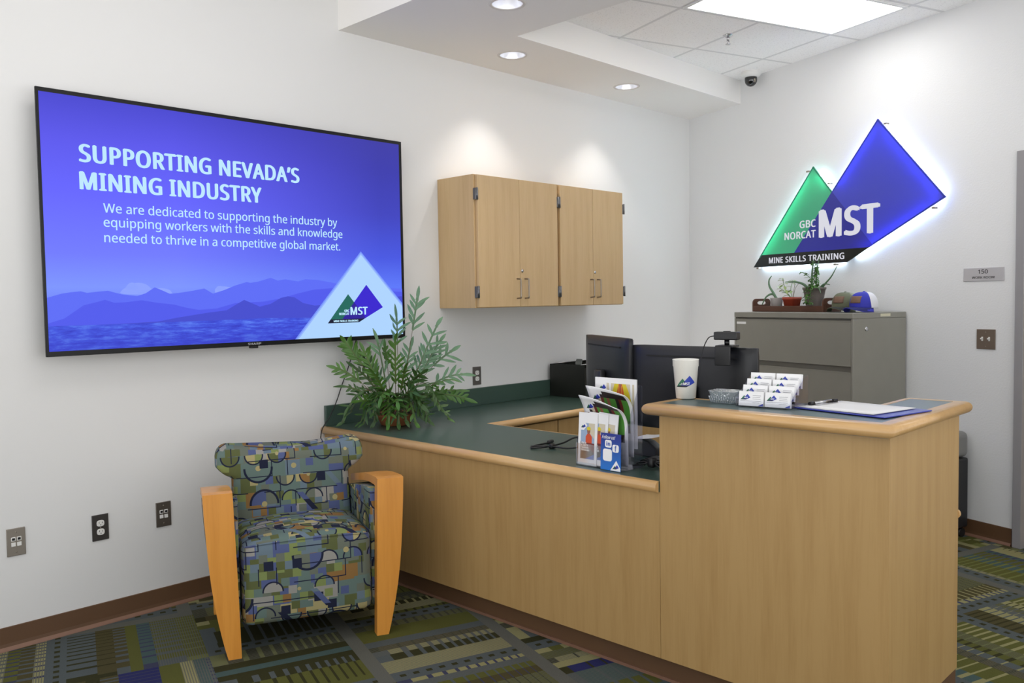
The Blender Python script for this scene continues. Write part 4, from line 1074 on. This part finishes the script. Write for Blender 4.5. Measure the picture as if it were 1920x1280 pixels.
# close the top with a strip across the thickness
top = rings[-1]; f = b.faces.new(top); f.smooth = True
bmesh.ops.recalc_face_normals(b, faces=b.faces[:]); cube_uv(b, (0.05, 0.35)); obj('backrest', b, FABRIC, ch)

# ------------------------------------------------------------------ fern on the counter
FX, FY = 2.885, 3.735
fn = thing('potted_fern', 'large bushy green fern in a terracotta bowl on the green counter', 'potted fern', (FX, FY, ZT+0.001))
b = BM(); r = lathe(b, [(0.072, 0), (0.082, 0.005), (0.098, 0.045), (0.106, 0.055), (0.106, 0.068), (0.100, 0.068), (0.094, 0.060)], 40); capdisc(b, r[0], True); obj('pot', b, flat('terracotta', (150, 92, 54), 0.7, var=0.12), fn)
b = BM(); r = lathe(b, [(0.094, 0.061), (0.003, 0.070)], 30); capdisc(b, r[-1]); obj('soil', b, SOIL, fn)
FG = [flat('fern_green', (70, 110, 40), 0.45, var=0.3, vs=16), flat('fern_dark_green', (52, 84, 34), 0.45, var=0.25, vs=16), flat('fern_blue_green', (96, 132, 98), 0.5, var=0.25, vs=16)]
FSTEM = flat('fern_stem', (96, 84, 52), 0.6)
FR = [(-0.16, -0.02, 0.01, 0), (-0.10, -0.15, 0.008, 0), (-0.02, -0.20, 0.008, 0), (0.08, -0.17, 0.008, 0), (0.15, -0.10, 0.008, 0), (-0.19, 0.06, 0.02, 0), (-0.13, -0.10, 0.05, 0), (0.03, -0.18, 0.06, 0), (-0.06, -0.17, 0.04, 0), (-0.227, 0.232, 0.465, 1), (-0.293, 0.185, 0.328, 1), (-0.277, 0.112, 0.024, 0), (-0.203, 0.136, 0.075, 0), (-0.219, -0.005, -0.007, 0), (-0.150, -0.133, -0.006, 0), (-0.112, -0.171, -0.009, 0), (0.054, -0.227, -0.021, 0), (0.178, -0.253, 0.013, 0), (0.284, -0.261, 0.136, 1), (0.267, -0.202, 0.178, 0), (0.298, -0.233, 0.267, 2), (0.278, -0.169, 0.400, 2), (0.213, -0.146, 0.460, 2), (0.169, -0.173, 0.550, 2), (0.095, -0.097, 0.699, 2), (0.001, -0.030, 0.590, 2), (-0.032, -0.053, 0.469, 0), (-0.075, 0.048, 0.460, 2), (-0.147, 0.078, 0.416, 0), (-0.004, 0.075, 0.429, 0), (0.149, -0.266, 0.251, 0), (-0.244, 0.106, 0.224, 0), (-0.230, 0.021, 0.150, 0), (-0.172, -0.039, 0.298, 0), (-0.052, -0.161, 0.324, 0), (0.027, -0.199, 0.291, 0), (-0.056, -0.229, 0.200, 0), (-0.187, -0.124, 0.176, 0), (-0.128, -0.184, 0.147, 0), (-0.066, 0.154, 0.310, 2), (0.190, -0.051, 0.377, 2), (0.115, -0.003, 0.425, 2), (-0.164, 0.167, 0.317, 0), (-0.014, -0.243, 0.126, 0), (-0.206, -0.076, 0.090, 0), (0.113, -0.259, 0.085, 0), (-0.123, 0.183, 0.387, 0)]
rf = random.Random(11)
for (dx, dy, dz, kind) in FR:
    dy = min(dy, 0.135)
    tip = Vector((dx, dy, max(dz, 0.030)))
    az = atan2(dy, dx)
    base = Vector((0.06*cos(az)*rf.uniform(0.3, 1), 0.06*sin(az)*rf.uniform(0.3, 1), 0.066))
    low = dz < 0.13
    rise = (0.26 if low else 0.10)+rf.uniform(-0.05, 0.06)
    c1 = base+(tip-base)*rf.uniform(0.35, 0.55)+Vector((0, 0, rise*(1.0 if low else max(0.2, 1-dz*1.1))))
    N = 26
    P = [base*(1-t)**2+c1*2*t*(1-t)+tip*t*t for t in [i/N for i in range(N+1)]]
    b = BM(); tube(b, P, [0.0022*(1-0.5*i/N) for i in range(N+1)], 5, 0)
    Ltot = sum((q-p).length for p, q in zip(P, P[1:]))
    tl = rf.uniform(0.075, 0.12)                  # long end lobe
    blade = rf.uniform(0.13, 0.24) if not low else rf.uniform(0.14, 0.22)
    t0 = max(0.25, 1-blade/Ltot); pitch_ = rf.uniform(0.030, 0.042) if kind == 2 else rf.uniform(0.020, 0.032)
    nl = max(3, int(blade/pitch_)); LL = rf.uniform(0.075, 0.105) if kind == 2 else rf.uniform(0.042, 0.080); W0 = rf.uniform(0.014, 0.019)
    view = Vector((-0.7, -0.7, 0.15 if not low else 1.0))+Vector((rf.uniform(-0.8, 0.8), rf.uniform(-0.8, 0.8), rf.uniform(-0.2, 0.8)))
    ang = rf.uniform(0.7, 1.2)
    def lobe(p, d_, up, L_, W_):
        if abs(up.normalized().dot(Vector(d_).normalized())) > 0.97: up = Vector((0.3, 0.2, 1))
        leaf(b, p, d_, up, L_, W_, rf.uniform(-0.15, 0.5), 1, 5, 0.85)
    flat_ = lambda q: Vector((q.x, q.y, q.z*0.25)).normalized() if low and q.z < 0 else q
    for j in range(nl):
        t = t0+(1-t0)*j/nl; i = min(N-1, int(t*N)); p = P[i].lerp(P[i+1], t*N-i)
        d = flat_((P[i+1]-P[i]).normalized()); s_ = d.cross(view).normalized(); k = 0.55+0.45*sin(pi*(0.15+0.8*j/nl))
        for sgn in (-1, 1):
            if rf.random() < 0.08: continue
            up = s_.cross(d)
            lobe(p+d*rf.uniform(-0.006, 0.006), d*ang*rf.uniform(0.8, 1.2)+s_*sgn, up if up.z > 0 else -up, LL*k*rf.uniform(0.75, 1.15), W0*rf.uniform(0.85, 1.15))
    # leafy wing along the midrib and the end lobe
    d = flat_((P[-1]-P[-3]).normalized()); s_ = d.cross(view).normalized(); up = s_.cross(d)
    i0 = int(t0*N)
    wl = [(p, (P[min(q+i0+1, N)]-P[max(q+i0-1, 0)]).normalized().cross(view).normalized()) for q, p in enumerate(P[i0:])]
    wv = [(b.verts.new(p+s2*0.0055), b.verts.new(p-s2*0.0055)) for p, s2 in wl]
    for a_, c_ in zip(wv, wv[1:]):
        f = b.faces.new((a_[0], a_[1], c_[1], c_[0])); f.material_index = 1; f.smooth = True
    lobe(P[-1]-d*0.015, d, up if up.z > 0 else -up, tl*(0.6 if low else 0.8), W0*1.25)
    for v in b.verts:
        if v.co.z < 0.004 and hypot(v.co.x, v.co.y) > 0.08: v.co.z = 0.004+abs(v.co.z)*0.05
        elif hypot(v.co.x, v.co.y) < 0.112 and v.co.z < 0.085:
            kk = 0.114/max(0.02, hypot(v.co.x, v.co.y)); v.co.x *= kk; v.co.y *= kk
        if v.co.y > D-FY-0.112: v.co.y = D-FY-0.112
    obj('frond', b, [FSTEM, FG[kind if kind == 2 else rf.randint(0, 1)]], fn)

# ------------------------------------------------------------------ on the raised counter
ZU = ZR+0.0022
# stadium cup
CRT, CRB, CHT = 0.0495, 0.037, 0.150
cu = thing('plastic_cup', 'tall white plastic cup with the mountain emblem on the raised counter', 'cup', (2.783, 1.795, ZU))
b = BM(); r = lathe(b, [(CRB-0.003, 0.0), (CRB, 0.002), (CRB+(CRT-CRB)*0.80, 0.122), (CRT-0.0005, 0.124), (CRT, 0.147), (CRT+0.0012, 0.1485), (CRT, 0.150), (CRT-0.002, 0.148), (CRB-0.001, 0.006)], 48); capdisc(b, r[0], True); capdisc(b, r[-1]); obj('cup_body', b, flat('white_plastic_cup', (236, 234, 226), 0.35, var=0.01), cu)
ang0 = atan2(-1.795, -2.783)-radians(2)
def cupmap(X, Z, Y):
    rr = CRB+(CRT-CRB)*Z/0.150+0.0005-Y
    a = ang0+X/0.043
    return (rr*cos(a), rr*sin(a), Z)
b = BM()
tmp = BM(); logo(tmp, -0.039, 0.046, 0.078, 0.0, (0, 1, 2, 3, 4), letters=False)
bmesh.ops.triangulate(tmp, faces=tmp.faces[:]); bmesh.ops.subdivide_edges(tmp, edges=tmp.edges[:], cuts=5, use_grid_fill=True)
mp = {v: b.verts.new(cupmap(v.co.x, v.co.z, v.co.y)) for v in tmp.verts}
for f in tmp.faces:
    g = b.faces.new([mp[v] for v in f.verts]); g.material_index = f.material_index
tmp.free()
text(b, 'MST', -0.0075, 0.017, 0.0548, 0.0090, -0.0011, 0.0013, 4, cupmap); text(b, 'GBC', -0.0165, -0.009, 0.0588, 0.003, -0.0011, 0.0005, 4, cupmap); text(b, 'NORCAT', -0.0225, -0.009, 0.0548, 0.0028, -0.0011, 0.0004, 4, cupmap)
obj('printed_emblem', b, EMB, cu)
# cut-glass dish
gd = thing('glass_dish', 'small rectangular cut-glass dish between the cup and the card holder', 'dish', (2.752, 1.603, ZU), radians(-84))
b = BM(); pr_ = [(0.042, 0.0), (0.045, 0.003), (0.054, 0.042), (0.057, 0.045), (0.053, 0.045), (0.041, 0.010)]
r = lathe(b, pr_, 32, sx=1.0, sy=0.80, square=7); capdisc(b, r[0], True); capdisc(b, r[-1]); obj('dish_bowl', b, GLASS, gd)
b = BM()
for i in range(11):
    for sgn in (-1, 1): tube(b, [(-0.042+0.0084*i, sgn*0.0365, 0.004), (-0.047+0.0094*i, sgn*0.0432, 0.026)], 0.0022, 5)
for i in range(8):
    for sgn in (-1, 1): tube(b, [(sgn*0.0455, -0.03+0.0086*i, 0.004), (sgn*0.0535, -0.034+0.0097*i, 0.026)], 0.0022, 5)
obj('cut_ribs', b, GLASS, gd)
# business cards in their acrylic rack
KR = atan2(-0.171, 0.020)
KX, KY = 2.690, 1.5215
rk = thing('business_card_holder', 'clear acrylic eight-pocket business card rack on the raised counter', 'card holder', (KX, KY, ZU), KR)
b = BM(); box(b, -0.003, 0.192, -0.006, 0.165, 0, 0.003); obj('rack_base', b, ACRYL, rk)
for i in range(4):
    b = BM(); y = -0.004+i*0.036; z = 0.003+i*0.019; box(b, -0.003, 0.192, y, y+0.002, 0.003, z+0.021); obj('pocket_front', b, ACRYL, rk)
for x in (-0.005, 0.192):
    b = BM(); prism(b, [(x, -0.006, 0), (x, 0.165, 0), (x, 0.165, 0.105), (x, 0.13, 0.10), (x, -0.006, 0.028)], (0.002, 0, 0)); obj('rack_side', b, ACRYLE, rk)
b = BM(); box(b, -0.003, 0.192, 0.163, 0.165, 0.003, 0.105); obj('rack_back', b, ACRYL, rk)
GTX = flat('grey_print', (120, 120, 130), 0.5)
rows = ('front', 'second', 'third', 'back')
def at_rack(x, y): return (KX+x*cos(KR)-y*sin(KR), KY+x*sin(KR)+y*cos(KR))
for i in range(4):
    for k in range(2):
        bm_ = BM(); th = 0.016
        box(bm_, 0, 0.089, 0, th, 0, 0.0508, 0, mi=5)
        logo(bm_, 0.006, 0.021, 0.036, -0.0006, (0, 1, 2, 3, 4), letters=False, gap=0.00012)
        text(bm_, 'MST', 0.0205, 0.0335, 0.0262, 0.0042, -0.0011, 0.0008, 4)
        for q, (x0_, x1_, z_) in enumerate(((0.050, 0.080, 0.036), (0.050, 0.077, 0.030), (0.050, 0.079, 0.024), (0.006, 0.080, 0.0165), (0.050, 0.074, 0.011))):
            poly(bm_, [(x0_, -0.0004, z_), (x1_, -0.0004, z_), (x1_, -0.0004, z_+0.0011), (x0_, -0.0004, z_+0.0011)], 6)
        poly(bm_, [(0.070, -0.0004, 0.0006), (0.0885, -0.0004, 0.0006), (0.0885, -0.0004, 0.010)], 1)
        px_, py_ = at_rack(0.0035+k*0.0945, -0.0012+i*0.036)
        o = obj('business_cards', bm_, EMB+[WHITE, GTX], loc=(px_, py_, ZU+0.0035+i*0.019), rot=KR)
        o.rotation_euler = (radians(-9), 0, KR)
        tag(o, 'stack of white business cards in the %s row, %s column of the card rack' % (rows[i], 'left' if k == 0 else 'right'), 'business cards', 'business card stacks in the acrylic rack')
# clipboard
CBR = atan2(-0.331, -0.068)
cb = thing('clipboard', 'blue clipboard with a metal clip on the raised counter corner', 'clipboard', (2.848, 1.148, ZU), CBR)
b = BM(); box(b, -0.168, 0.168, -0.134, 0.134, 0, 0.004, 0.0015); obj('board', b, flat('blue_board', (46, 58, 160), 0.3), cb)
b = BM(); box(b, -0.166, -0.128, -0.055, 0.055, 0.0075, 0.0095, 0.0005); tube(b, [(-0.150, -0.055, 0.013), (-0.150, 0.055, 0.013)], 0.0045, 10); clp = obj('metal_clip', b, CHROME, cb)
for y in (-0.064, 0.064):
    b = BM(); tube(b, [(-0.150, y-0.012, 0.012), (-0.150, y+0.012, 0.012)], 0.0065, 12); obj('rubber_grip', b, BLACKP, clp)
ps = empty('paper_sheets', (2.848, 1.148, ZU), CBR)
tag(ps, 'white paper sheets lying on the blue clipboard', 'paper')
for k in range(3):
    b = BM()
    def sheet(u, v, k=k):
        x = -0.160+0.282*u; y = -0.122+0.236*v+0.002*k
        return (x, y, 0.0047+0.0008*k+0.0016*(u**3))
    V, fs = grid_sheet(b, sheet, 8, 4)
    e = bmesh.ops.extrude_face_region(b, geom=b.faces[:])
    for v in [v for v in e['geom'] if isinstance(v, bmesh.types.BMVert)]: v.co.z += 0.0004
    obj('sheet', b, WHITE, ps)
b = BM(); box(b, 0, 0.20, 0, 0.26, 0, 0.255, 0.002); t = tag(obj('document_box', b, flat('slate_blue_box', (88, 96, 122), 0.5), loc=(3.012, 1.16, ZT+0.001)), 'slate blue document box with white labels behind the raised counter', 'document box')
b = BM(); box(b, 0.05, 0.075, 0.05, 0.20, 0.2552, 0.2558); box(b, 0.10, 0.115, 0.05, 0.20, 0.2552, 0.2558); obj('label_strips', b, WHITE, t)

# ------------------------------------------------------------------ brochure stand on the lower counter
HR = radians(-92)
HX, HY = 2.652, 2.238
W_ = 0.238
hd = thing('brochure_holder', 'clear acrylic tiered brochure holder on the lower green counter', 'brochure holder', (HX, HY, ZT+0.001), HR)
b = BM(); box(b, 0, W_, 0, 0.135, 0, 0.003); obj('holder_base', b, ACRYL, hd)
for i, (y, h) in enumerate(((0.0, 0.09), (0.04, 0.12), (0.078, 0.19))):
    b = BM(); box(b, 0.002, W_-0.002, y, y+0.0025, 0.003, h); obj('tier_front', b, ACRYL, hd)
b = BM(); box(b, 0.002, W_-0.002, 0.1325, 0.135, 0.003, 0.33); obj('holder_back', b, ACRYL, hd)
for x in (-0.001, W_-0.002):
    b = BM(); prism(b, [(x, 0, 0), (x, 0.135, 0), (x, 0.135, 0.33), (x, 0.115, 0.33), (x, 0.078, 0.255), (x, 0.04, 0.18), (x, 0, 0.085)], (0.003, 0, 0)); obj('holder_side', b, ACRYLE, hd)
def hpos(x, y, z=0.0): return (HX+x*cos(HR)-y*sin(HR), HY+x*sin(HR)+y*cos(HR), ZT+0.001+z)
YEL = flat('print_yellow', (214, 196, 40), 0.5); ORG = flat('print_orange', (206, 78, 40), 0.5); SKN = flat('print_skin', (150, 96, 74), 0.5); SKY = flat('print_pale_blue', (150, 172, 200), 0.5); DRK = flat('print_dark', (46, 36, 36), 0.5); MAR = flat('print_maroon', (110, 40, 36), 0.5); GRN = flat('print_green', (84, 150, 60), 0.5); TANP = flat('print_tan', (206, 196, 172), 0.5); CBL = flat('print_blue', (36, 84, 176), 0.5)
PRM = EMB+[WHITE, YEL, ORG, SKN, SKY, DRK, MAR, GRN, TANP, CBL]
W5, Y6, O7, S8, B9, D10, M11, G12, T13, C14 = range(5, 15)
def rect(bm, x0, x1, z0, z1, y, mi, f=None):
    pts = [(x0, y, z0), (x1, y, z0), (x1, y, z1), (x0, y, z1)]
    poly(bm, [f(*p) for p in pts] if f else pts, mi)
def blob(bm, cx, cz, rx, rz, y, mi, n=16): poly(bm, [(cx+rx*cos(2*pi*k/n), y, cz+rz*sin(2*pi*k/n)) for k in range(n)], mi)
def minilogo(bm, x, z, wd, y): logo(bm, x, z, wd, y, (0, 1, 2, 3, 4), letters=False, gap=0.0001)
# back brochure: white cover with a worker in a yellow shirt and orange vest
b = BM(); box(b, 0, 0.216, 0, 0.006, 0, 0.279, 0, mi=W5)
rect(b, 0.062, 0.205, 0.10, 0.258, -0.0003, T13); rect(b, 0.075, 0.085, 0.10, 0.258, -0.0005, W5); rect(b, 0.185, 0.195, 0.10, 0.258, -0.0005, W5)
poly(b, [(0.084, -0.0007, 0.12), (0.090, -0.0007, 0.215), (0.104, -0.0007, 0.257), (0.162, -0.0007, 0.257), (0.178, -0.0007, 0.225), (0.203, -0.0007, 0.15), (0.185, -0.0007, 0.142), (0.168, -0.0007, 0.185), (0.165, -0.0007, 0.12)], Y6)
poly(b, [(0.108, -0.0009, 0.12), (0.112, -0.0009, 0.20), (0.122, -0.0009, 0.245), (0.127, -0.0009, 0.257), (0.142, -0.0009, 0.257), (0.147, -0.0009, 0.245), (0.156, -0.0009, 0.20), (0.157, -0.0009, 0.12)], O7)
poly(b, [(0.134, -0.0011, 0.225), (0.129, -0.0011, 0.257), (0.140, -0.0011, 0.257)], S8); rect(b, 0.114, 0.154, 0.200, 0.208, -0.0012, M11); rect(b, 0.126, 0.128, 0.208, 0.250, -0.0012, Y6); rect(b, 0.141, 0.143, 0.208, 0.250, -0.0012, Y6)
minilogo(b, 0.018, 0.228, 0.042, -0.0006)
bb = tag(obj('brochure', b, PRM, loc=hpos(0.011, 0.112, 0.074), rot=HR), 'upright white brochure at the back of the holder showing a worker in yellow', 'brochure', 'brochures in the acrylic holder')
# two brochures flopping forward
def curled(y0, z0, lab, straight, kl, kr, mi_top):
    b = BM(); nu, nv = 14, 18; Lh = 0.279
    def P(u, v):
        s_ = v*Lh; k = kl+(kr-kl)*u**1.3
        x = 0.216*u-0.030*max(0, v-0.55)*(1-u)
        if s_ <= straight: return Vector((x, y0, z0+s_))
        a = (s_-straight)*k
        a = min(a, 2.0)
        return Vector((x, y0-(1-cos(a))/k, z0+straight+sin(a)/k))
    V, fs = grid_sheet(b, P, nu, nv)
    for n_, f in enumerate(fs):
        i, j = divmod(n_, nv); u, v = i/nu, j/nv
        m = W5
        if 0.30 < v < 0.93: m = D10
        if 0.55 < v < 0.78: m = [G12, S8, D10, T13, M11, G12, S8, G12, G12, D10, M11, G12, G12, D10][i % 14]
        if 0.42 < v <= 0.55: m = [G12, G12, D10, S8, G12, G12, M11, G12, G12, G12, D10, G12, G12, D10][i % 14]
        if u < 0.05 or u > 0.92: m = W5
        if v > 0.70 and u < 0.34-(0.93-v)*1.2: m = W5
        f.material_index = m
    # emblem near the top left corner
    tmp = BM(); logo(tmp, 0.02, 0.0, 0.042, 0, (0, 1, 2, 3, 4), letters=False)
    for f in tmp.faces:
        q = []
        for v in f.verts:
            u_, v_ = v.co.x/0.216, (0.222+v.co.z)/Lh
            p = P(u_, v_); n_ = (P(u_+0.01, v_)-p).cross(P(u_, v_+0.01)-p).normalized()
            if n_.y > 0: n_ = -n_
            q.append(b.verts.new(p+n_*0.0012))
        g = b.faces.new(q); g.material_index = f.material_index
    tmp.free()
    o = obj('brochure', b, PRM, loc=hpos(0.011, 0.0, 0.0), rot=HR, normals=False)
    m = o.modifiers.new('thick', 'SOLIDIFY'); m.thickness = 0.003; m.offset = 1
    tag(o, lab, 'brochure', 'brochures in the acrylic holder')
curled(0.094, 0.045, 'brochure flopping forward just below the yellow worker brochure', 0.165, 4.0, 10.5, 0)
curled(0.058, 0.012, 'lower of the two brochures flopping forward, just above the white leaflets', 0.150, 4.2, 11.0, 0)
# tall narrow leaflets in the front pocket
def leaflet(x, y, z, tilt, lab, full):
    b = BM(); box(b, 0, 0.100, 0, 0.004, 0, 0.212, 0, mi=W5)
    rect(b, 0.014, 0.087, 0.024, 0.170, -0.0003, D10)
    rect(b, 0.014, 0.087, 0.090, 0.170, -0.0005, B9); rect(b, 0.055, 0.087, 0.11, 0.170, -0.0006, T13)
    poly(b, [(0.034, -0.0008, 0.085), (0.034, -0.0008, 0.112), (0.046, -0.0008, 0.126), (0.068, -0.0008, 0.126), (0.082, -0.0008, 0.112), (0.084, -0.0008, 0.085)], B9)
    poly(b, [(0.041, -0.0010, 0.085), (0.041, -0.0010, 0.116), (0.050, -0.0010, 0.128), (0.063, -0.0010, 0.128), (0.074, -0.0010, 0.116), (0.074, -0.0010, 0.085)], O7)
    blob(b, 0.056, 0.138, 0.0085, 0.0125, -0.0012, S8); blob(b, 0.056, 0.1485, 0.0105, 0.0075, -0.0013, Y6); rect(b, 0.044, 0.068, 0.1445, 0.147, -0.0014, Y6)
    rect(b, 0.014, 0.087, 0.050, 0.090, -0.0011, M11)
    poly(b, [(0.014, -0.0012, 0.024), (0.087, -0.0012, 0.024), (0.087, -0.0012, 0.050), (0.014, -0.0012, 0.095)], D10)
    poly(b, [(0.040, -0.0013, 0.024), (0.087, -0.0013, 0.024), (0.087, -0.0013, 0.046)], C14)
    poly(b, [(0.008, -0.0013, 0.140), (0.030, -0.0013, 0.140), (0.048, -0.0013, 0.160), (0.034, -0.0013, 0.176), (0.008, -0.0013, 0.176)], W5)
    minilogo(b, 0.014, 0.150, 0.026, -0.0015)
    for ln, (tx_, x1_, z_) in enumerate((('HEALTH', 0.045, 0.085), ('& SAFETY', 0.055, 0.0755), ('TRAINING', 0.058, 0.066), ('PROGRAMS', 0.063, 0.0565))):
        text(b, tx_, 0.018, x1_, z_, 0.0072, -0.0016, 0.0012, 4)
    o = obj('leaflet', b, PRM, loc=hpos(x, y, z), rot=HR); o.rotation_euler = (radians(-4), radians(tilt), HR)
    tag(o, lab, 'leaflet', 'health and safety leaflets in the front pocket')
leaflet(0.0025, 0.0050, 0.004, 0, 'front white leaflet with a worker in a yellow hard hat and orange vest', True)
leaflet(0.048, 0.0110, 0.008, 1.5, 'middle white leaflet fanned out behind the front leaflet', False)
leaflet(0.089, 0.0170, 0.011, 3.0, 'rearmost white leaflet of the fan, farthest right', False)
# blue follow-us card
def grad_mat():
    t = NT('print_blue_gradient'); _, _, z = t.sep(t.coord()); return t.done(t.bsdf(t.ramp(z, [(0.0, lin((36, 118, 205))), (0.13, lin((34, 52, 140)))]), 0.4))
b = BM(); box(b, 0, 0.102, 0, 0.002, 0, 0.146, 0, mi=0)
def rrect(x0, x1, z0, z1, r, y, mi):
    pts = []
    for cx, cz, a0 in ((x1-r, z1-r, 0), (x0+r, z1-r, pi/2), (x0+r, z0+r, pi), (x1-r, z0+r, 3*pi/2)):
        for k in range(5): a = a0+k*pi/8; pts.append((cx+r*cos(a), y, cz+r*sin(a)))
    poly(b, pts, mi)
text(b, 'Follow us!', 0.006, 0.074, 0.124, 0.013, -0.0004, 0.0006, 6, shear=0.35)
rrect(0.022, 0.056, 0.090, 0.120, 0.008, -0.0004, 6); rrect(0.060, 0.092, 0.074, 0.104, 0.008, -0.0004, 6); rrect(0.012, 0.058, 0.036, 0.084, 0.010, -0.0004, 6)
text(b, 'in', 0.029, 0.049, 0.097, 0.0155, -0.0007, 0.0022, 5); text(b, 'f', 0.071, 0.082, 0.078, 0.022, -0.0007, 0.0022, 5)
poly(b, [(0.050, -0.0004, 0.001), (0.101, -0.0004, 0.001), (0.101, -0.0004, 0.012), (0.080, -0.0004, 0.042)], 6)
logo(b, 0.062, 0.008, 0.032, -0.0007, (1, 2, 3, 4, 6), letters=False, gap=0.0001)
o = obj('social_media_card', b, [grad_mat(), LG, LB, LO, LK, CBL, LW], loc=hpos(0.137, -0.0075, 0.001), rot=HR); o.rotation_euler = (radians(-2), 0, HR)
tag(o, 'blue card reading Follow us leaning on the front of the brochure holder', 'card')

# ------------------------------------------------------------------ loose things on the lower counter
b = BM(); q = smooth([(2.965, 2.655, 0.006), (2.86, 2.655, 0.006), (2.80, 2.63, 0.006), (2.815, 2.605, 0.007), (2.87, 2.575, 0.010), (2.95, 2.565, 0.016), (3.02, 2.545, 0.035), (3.02, 2.44, 0.038), (2.92, 2.42, 0.022), (2.87, 2.47, 0.012), (2.86, 2.55, 0.012), (2.84, 2.60, 0.012), (2.82, 2.65, 0.007)], 8)
tube(b, [p+Vector((0, 0, ZT)) for p in q], 0.0042, 7)
cl = tag(obj('coiled_cable', b, BLACKP), 'black looped cable lying left of the brochure holder', 'cable')
b = BM(); box(b, -0.022, 0.022, -0.009, 0.009, 0, 0.014, 0.004); obj('plug', b, BLACKP, cl, loc=(2.975, 2.668, ZT+0.001), rot=0.3)
b = BM(); cushion(b, (-0.013, -0.013, 0), (0.013, 0.013, 0.022), 0.006, 4); obj('cable_tie', b, BLACKM, cl, loc=(2.866, 2.56, ZT+0.001))
b = BM()
for k in range(5):
    oz = 0.007+0.008*(k % 3); dy = 0.012*k
    q = smooth([(2.76+0.012*k, 2.03-0.01*k, oz), (2.755+0.01*k, 1.985, oz+0.01), (2.765, 1.94, 0.03), (2.74+0.02*k, 1.89, oz+0.012), (2.75+0.022*k, 1.835, oz)], 8)
    tube(b, [p+Vector((0, 0, ZT)) for p in q], 0.0038, 7)
cushion(b, (2.748, 1.925, ZT+0.008), (2.785, 1.958, ZT+0.048), 0.012, 4)
tag(obj('cord_bundle', b, BLACKP), 'bundle of black cords tied together right of the brochure holder', 'cable')
kb = thing('keyboard', 'black keyboard lying in front of the larger monitor base', 'keyboard', (2.884, 1.90, ZT+0.001), radians(-90))
b = BM(); cushion(b, (-0.14, -0.044, 0.0), (0.14, 0.044, 0.018), 0.006, 6); obj('keyboard_case', b, BLACKP, kb)
b = BM()
for i in range(14):
    for j in range(5): box(b, -0.131+i*0.0188, -0.115+i*0.0188, -0.040+j*0.0165, -0.026+j*0.0165, 0.0182, 0.023, 0.001, 1)
obj('keys', b, BLACKM, kb)
gd2 = thing('tape_dispenser', 'dark grey tape dispenser beside the larger monitor base on the lower counter', 'tape dispenser', (3.00, 2.135, ZT+0.001), radians(-95))
b = BM(); prism(b, [(-0.065, -0.026, 0), (0.075, -0.026, 0), (0.075, -0.026, 0.04), (0.03, -0.026, 0.066), (-0.02, -0.026, 0.078), (-0.058, -0.026, 0.062), (-0.072, -0.026, 0.025)], (0, 0.052, 0)); o = obj('dispenser_body', b, flat('dark_grey_plastic', (62, 62, 66), 0.4), gd2)
m = o.modifiers.new('soft', 'BEVEL'); m.width = 0.006; m.segments = 3
b = BM(); tube(b, [(-0.025, -0.0285, 0.040), (-0.025, 0.0285, 0.040)], 0.026, 20); obj('tape_core', b, BLACKM, gd2)
b = BM()
def curl(u, v): return (0.15*u, 0.10*v, 0.004*(1-u)**2*v+0.022*u**2+0.012*v*u)
V, fs = grid_sheet(b, curl, 10, 6)
e = bmesh.ops.extrude_face_region(b, geom=b.faces[:])
for v in [v for v in e['geom'] if isinstance(v, bmesh.types.BMVert)]: v.co.z += 0.0006
tag(obj('paper_sheet', b, WHITE, loc=(2.935, 2.165, ZT+0.081), rot=radians(-95)), 'white sheet of paper with a curled edge resting above the tape dispenser', 'paper')
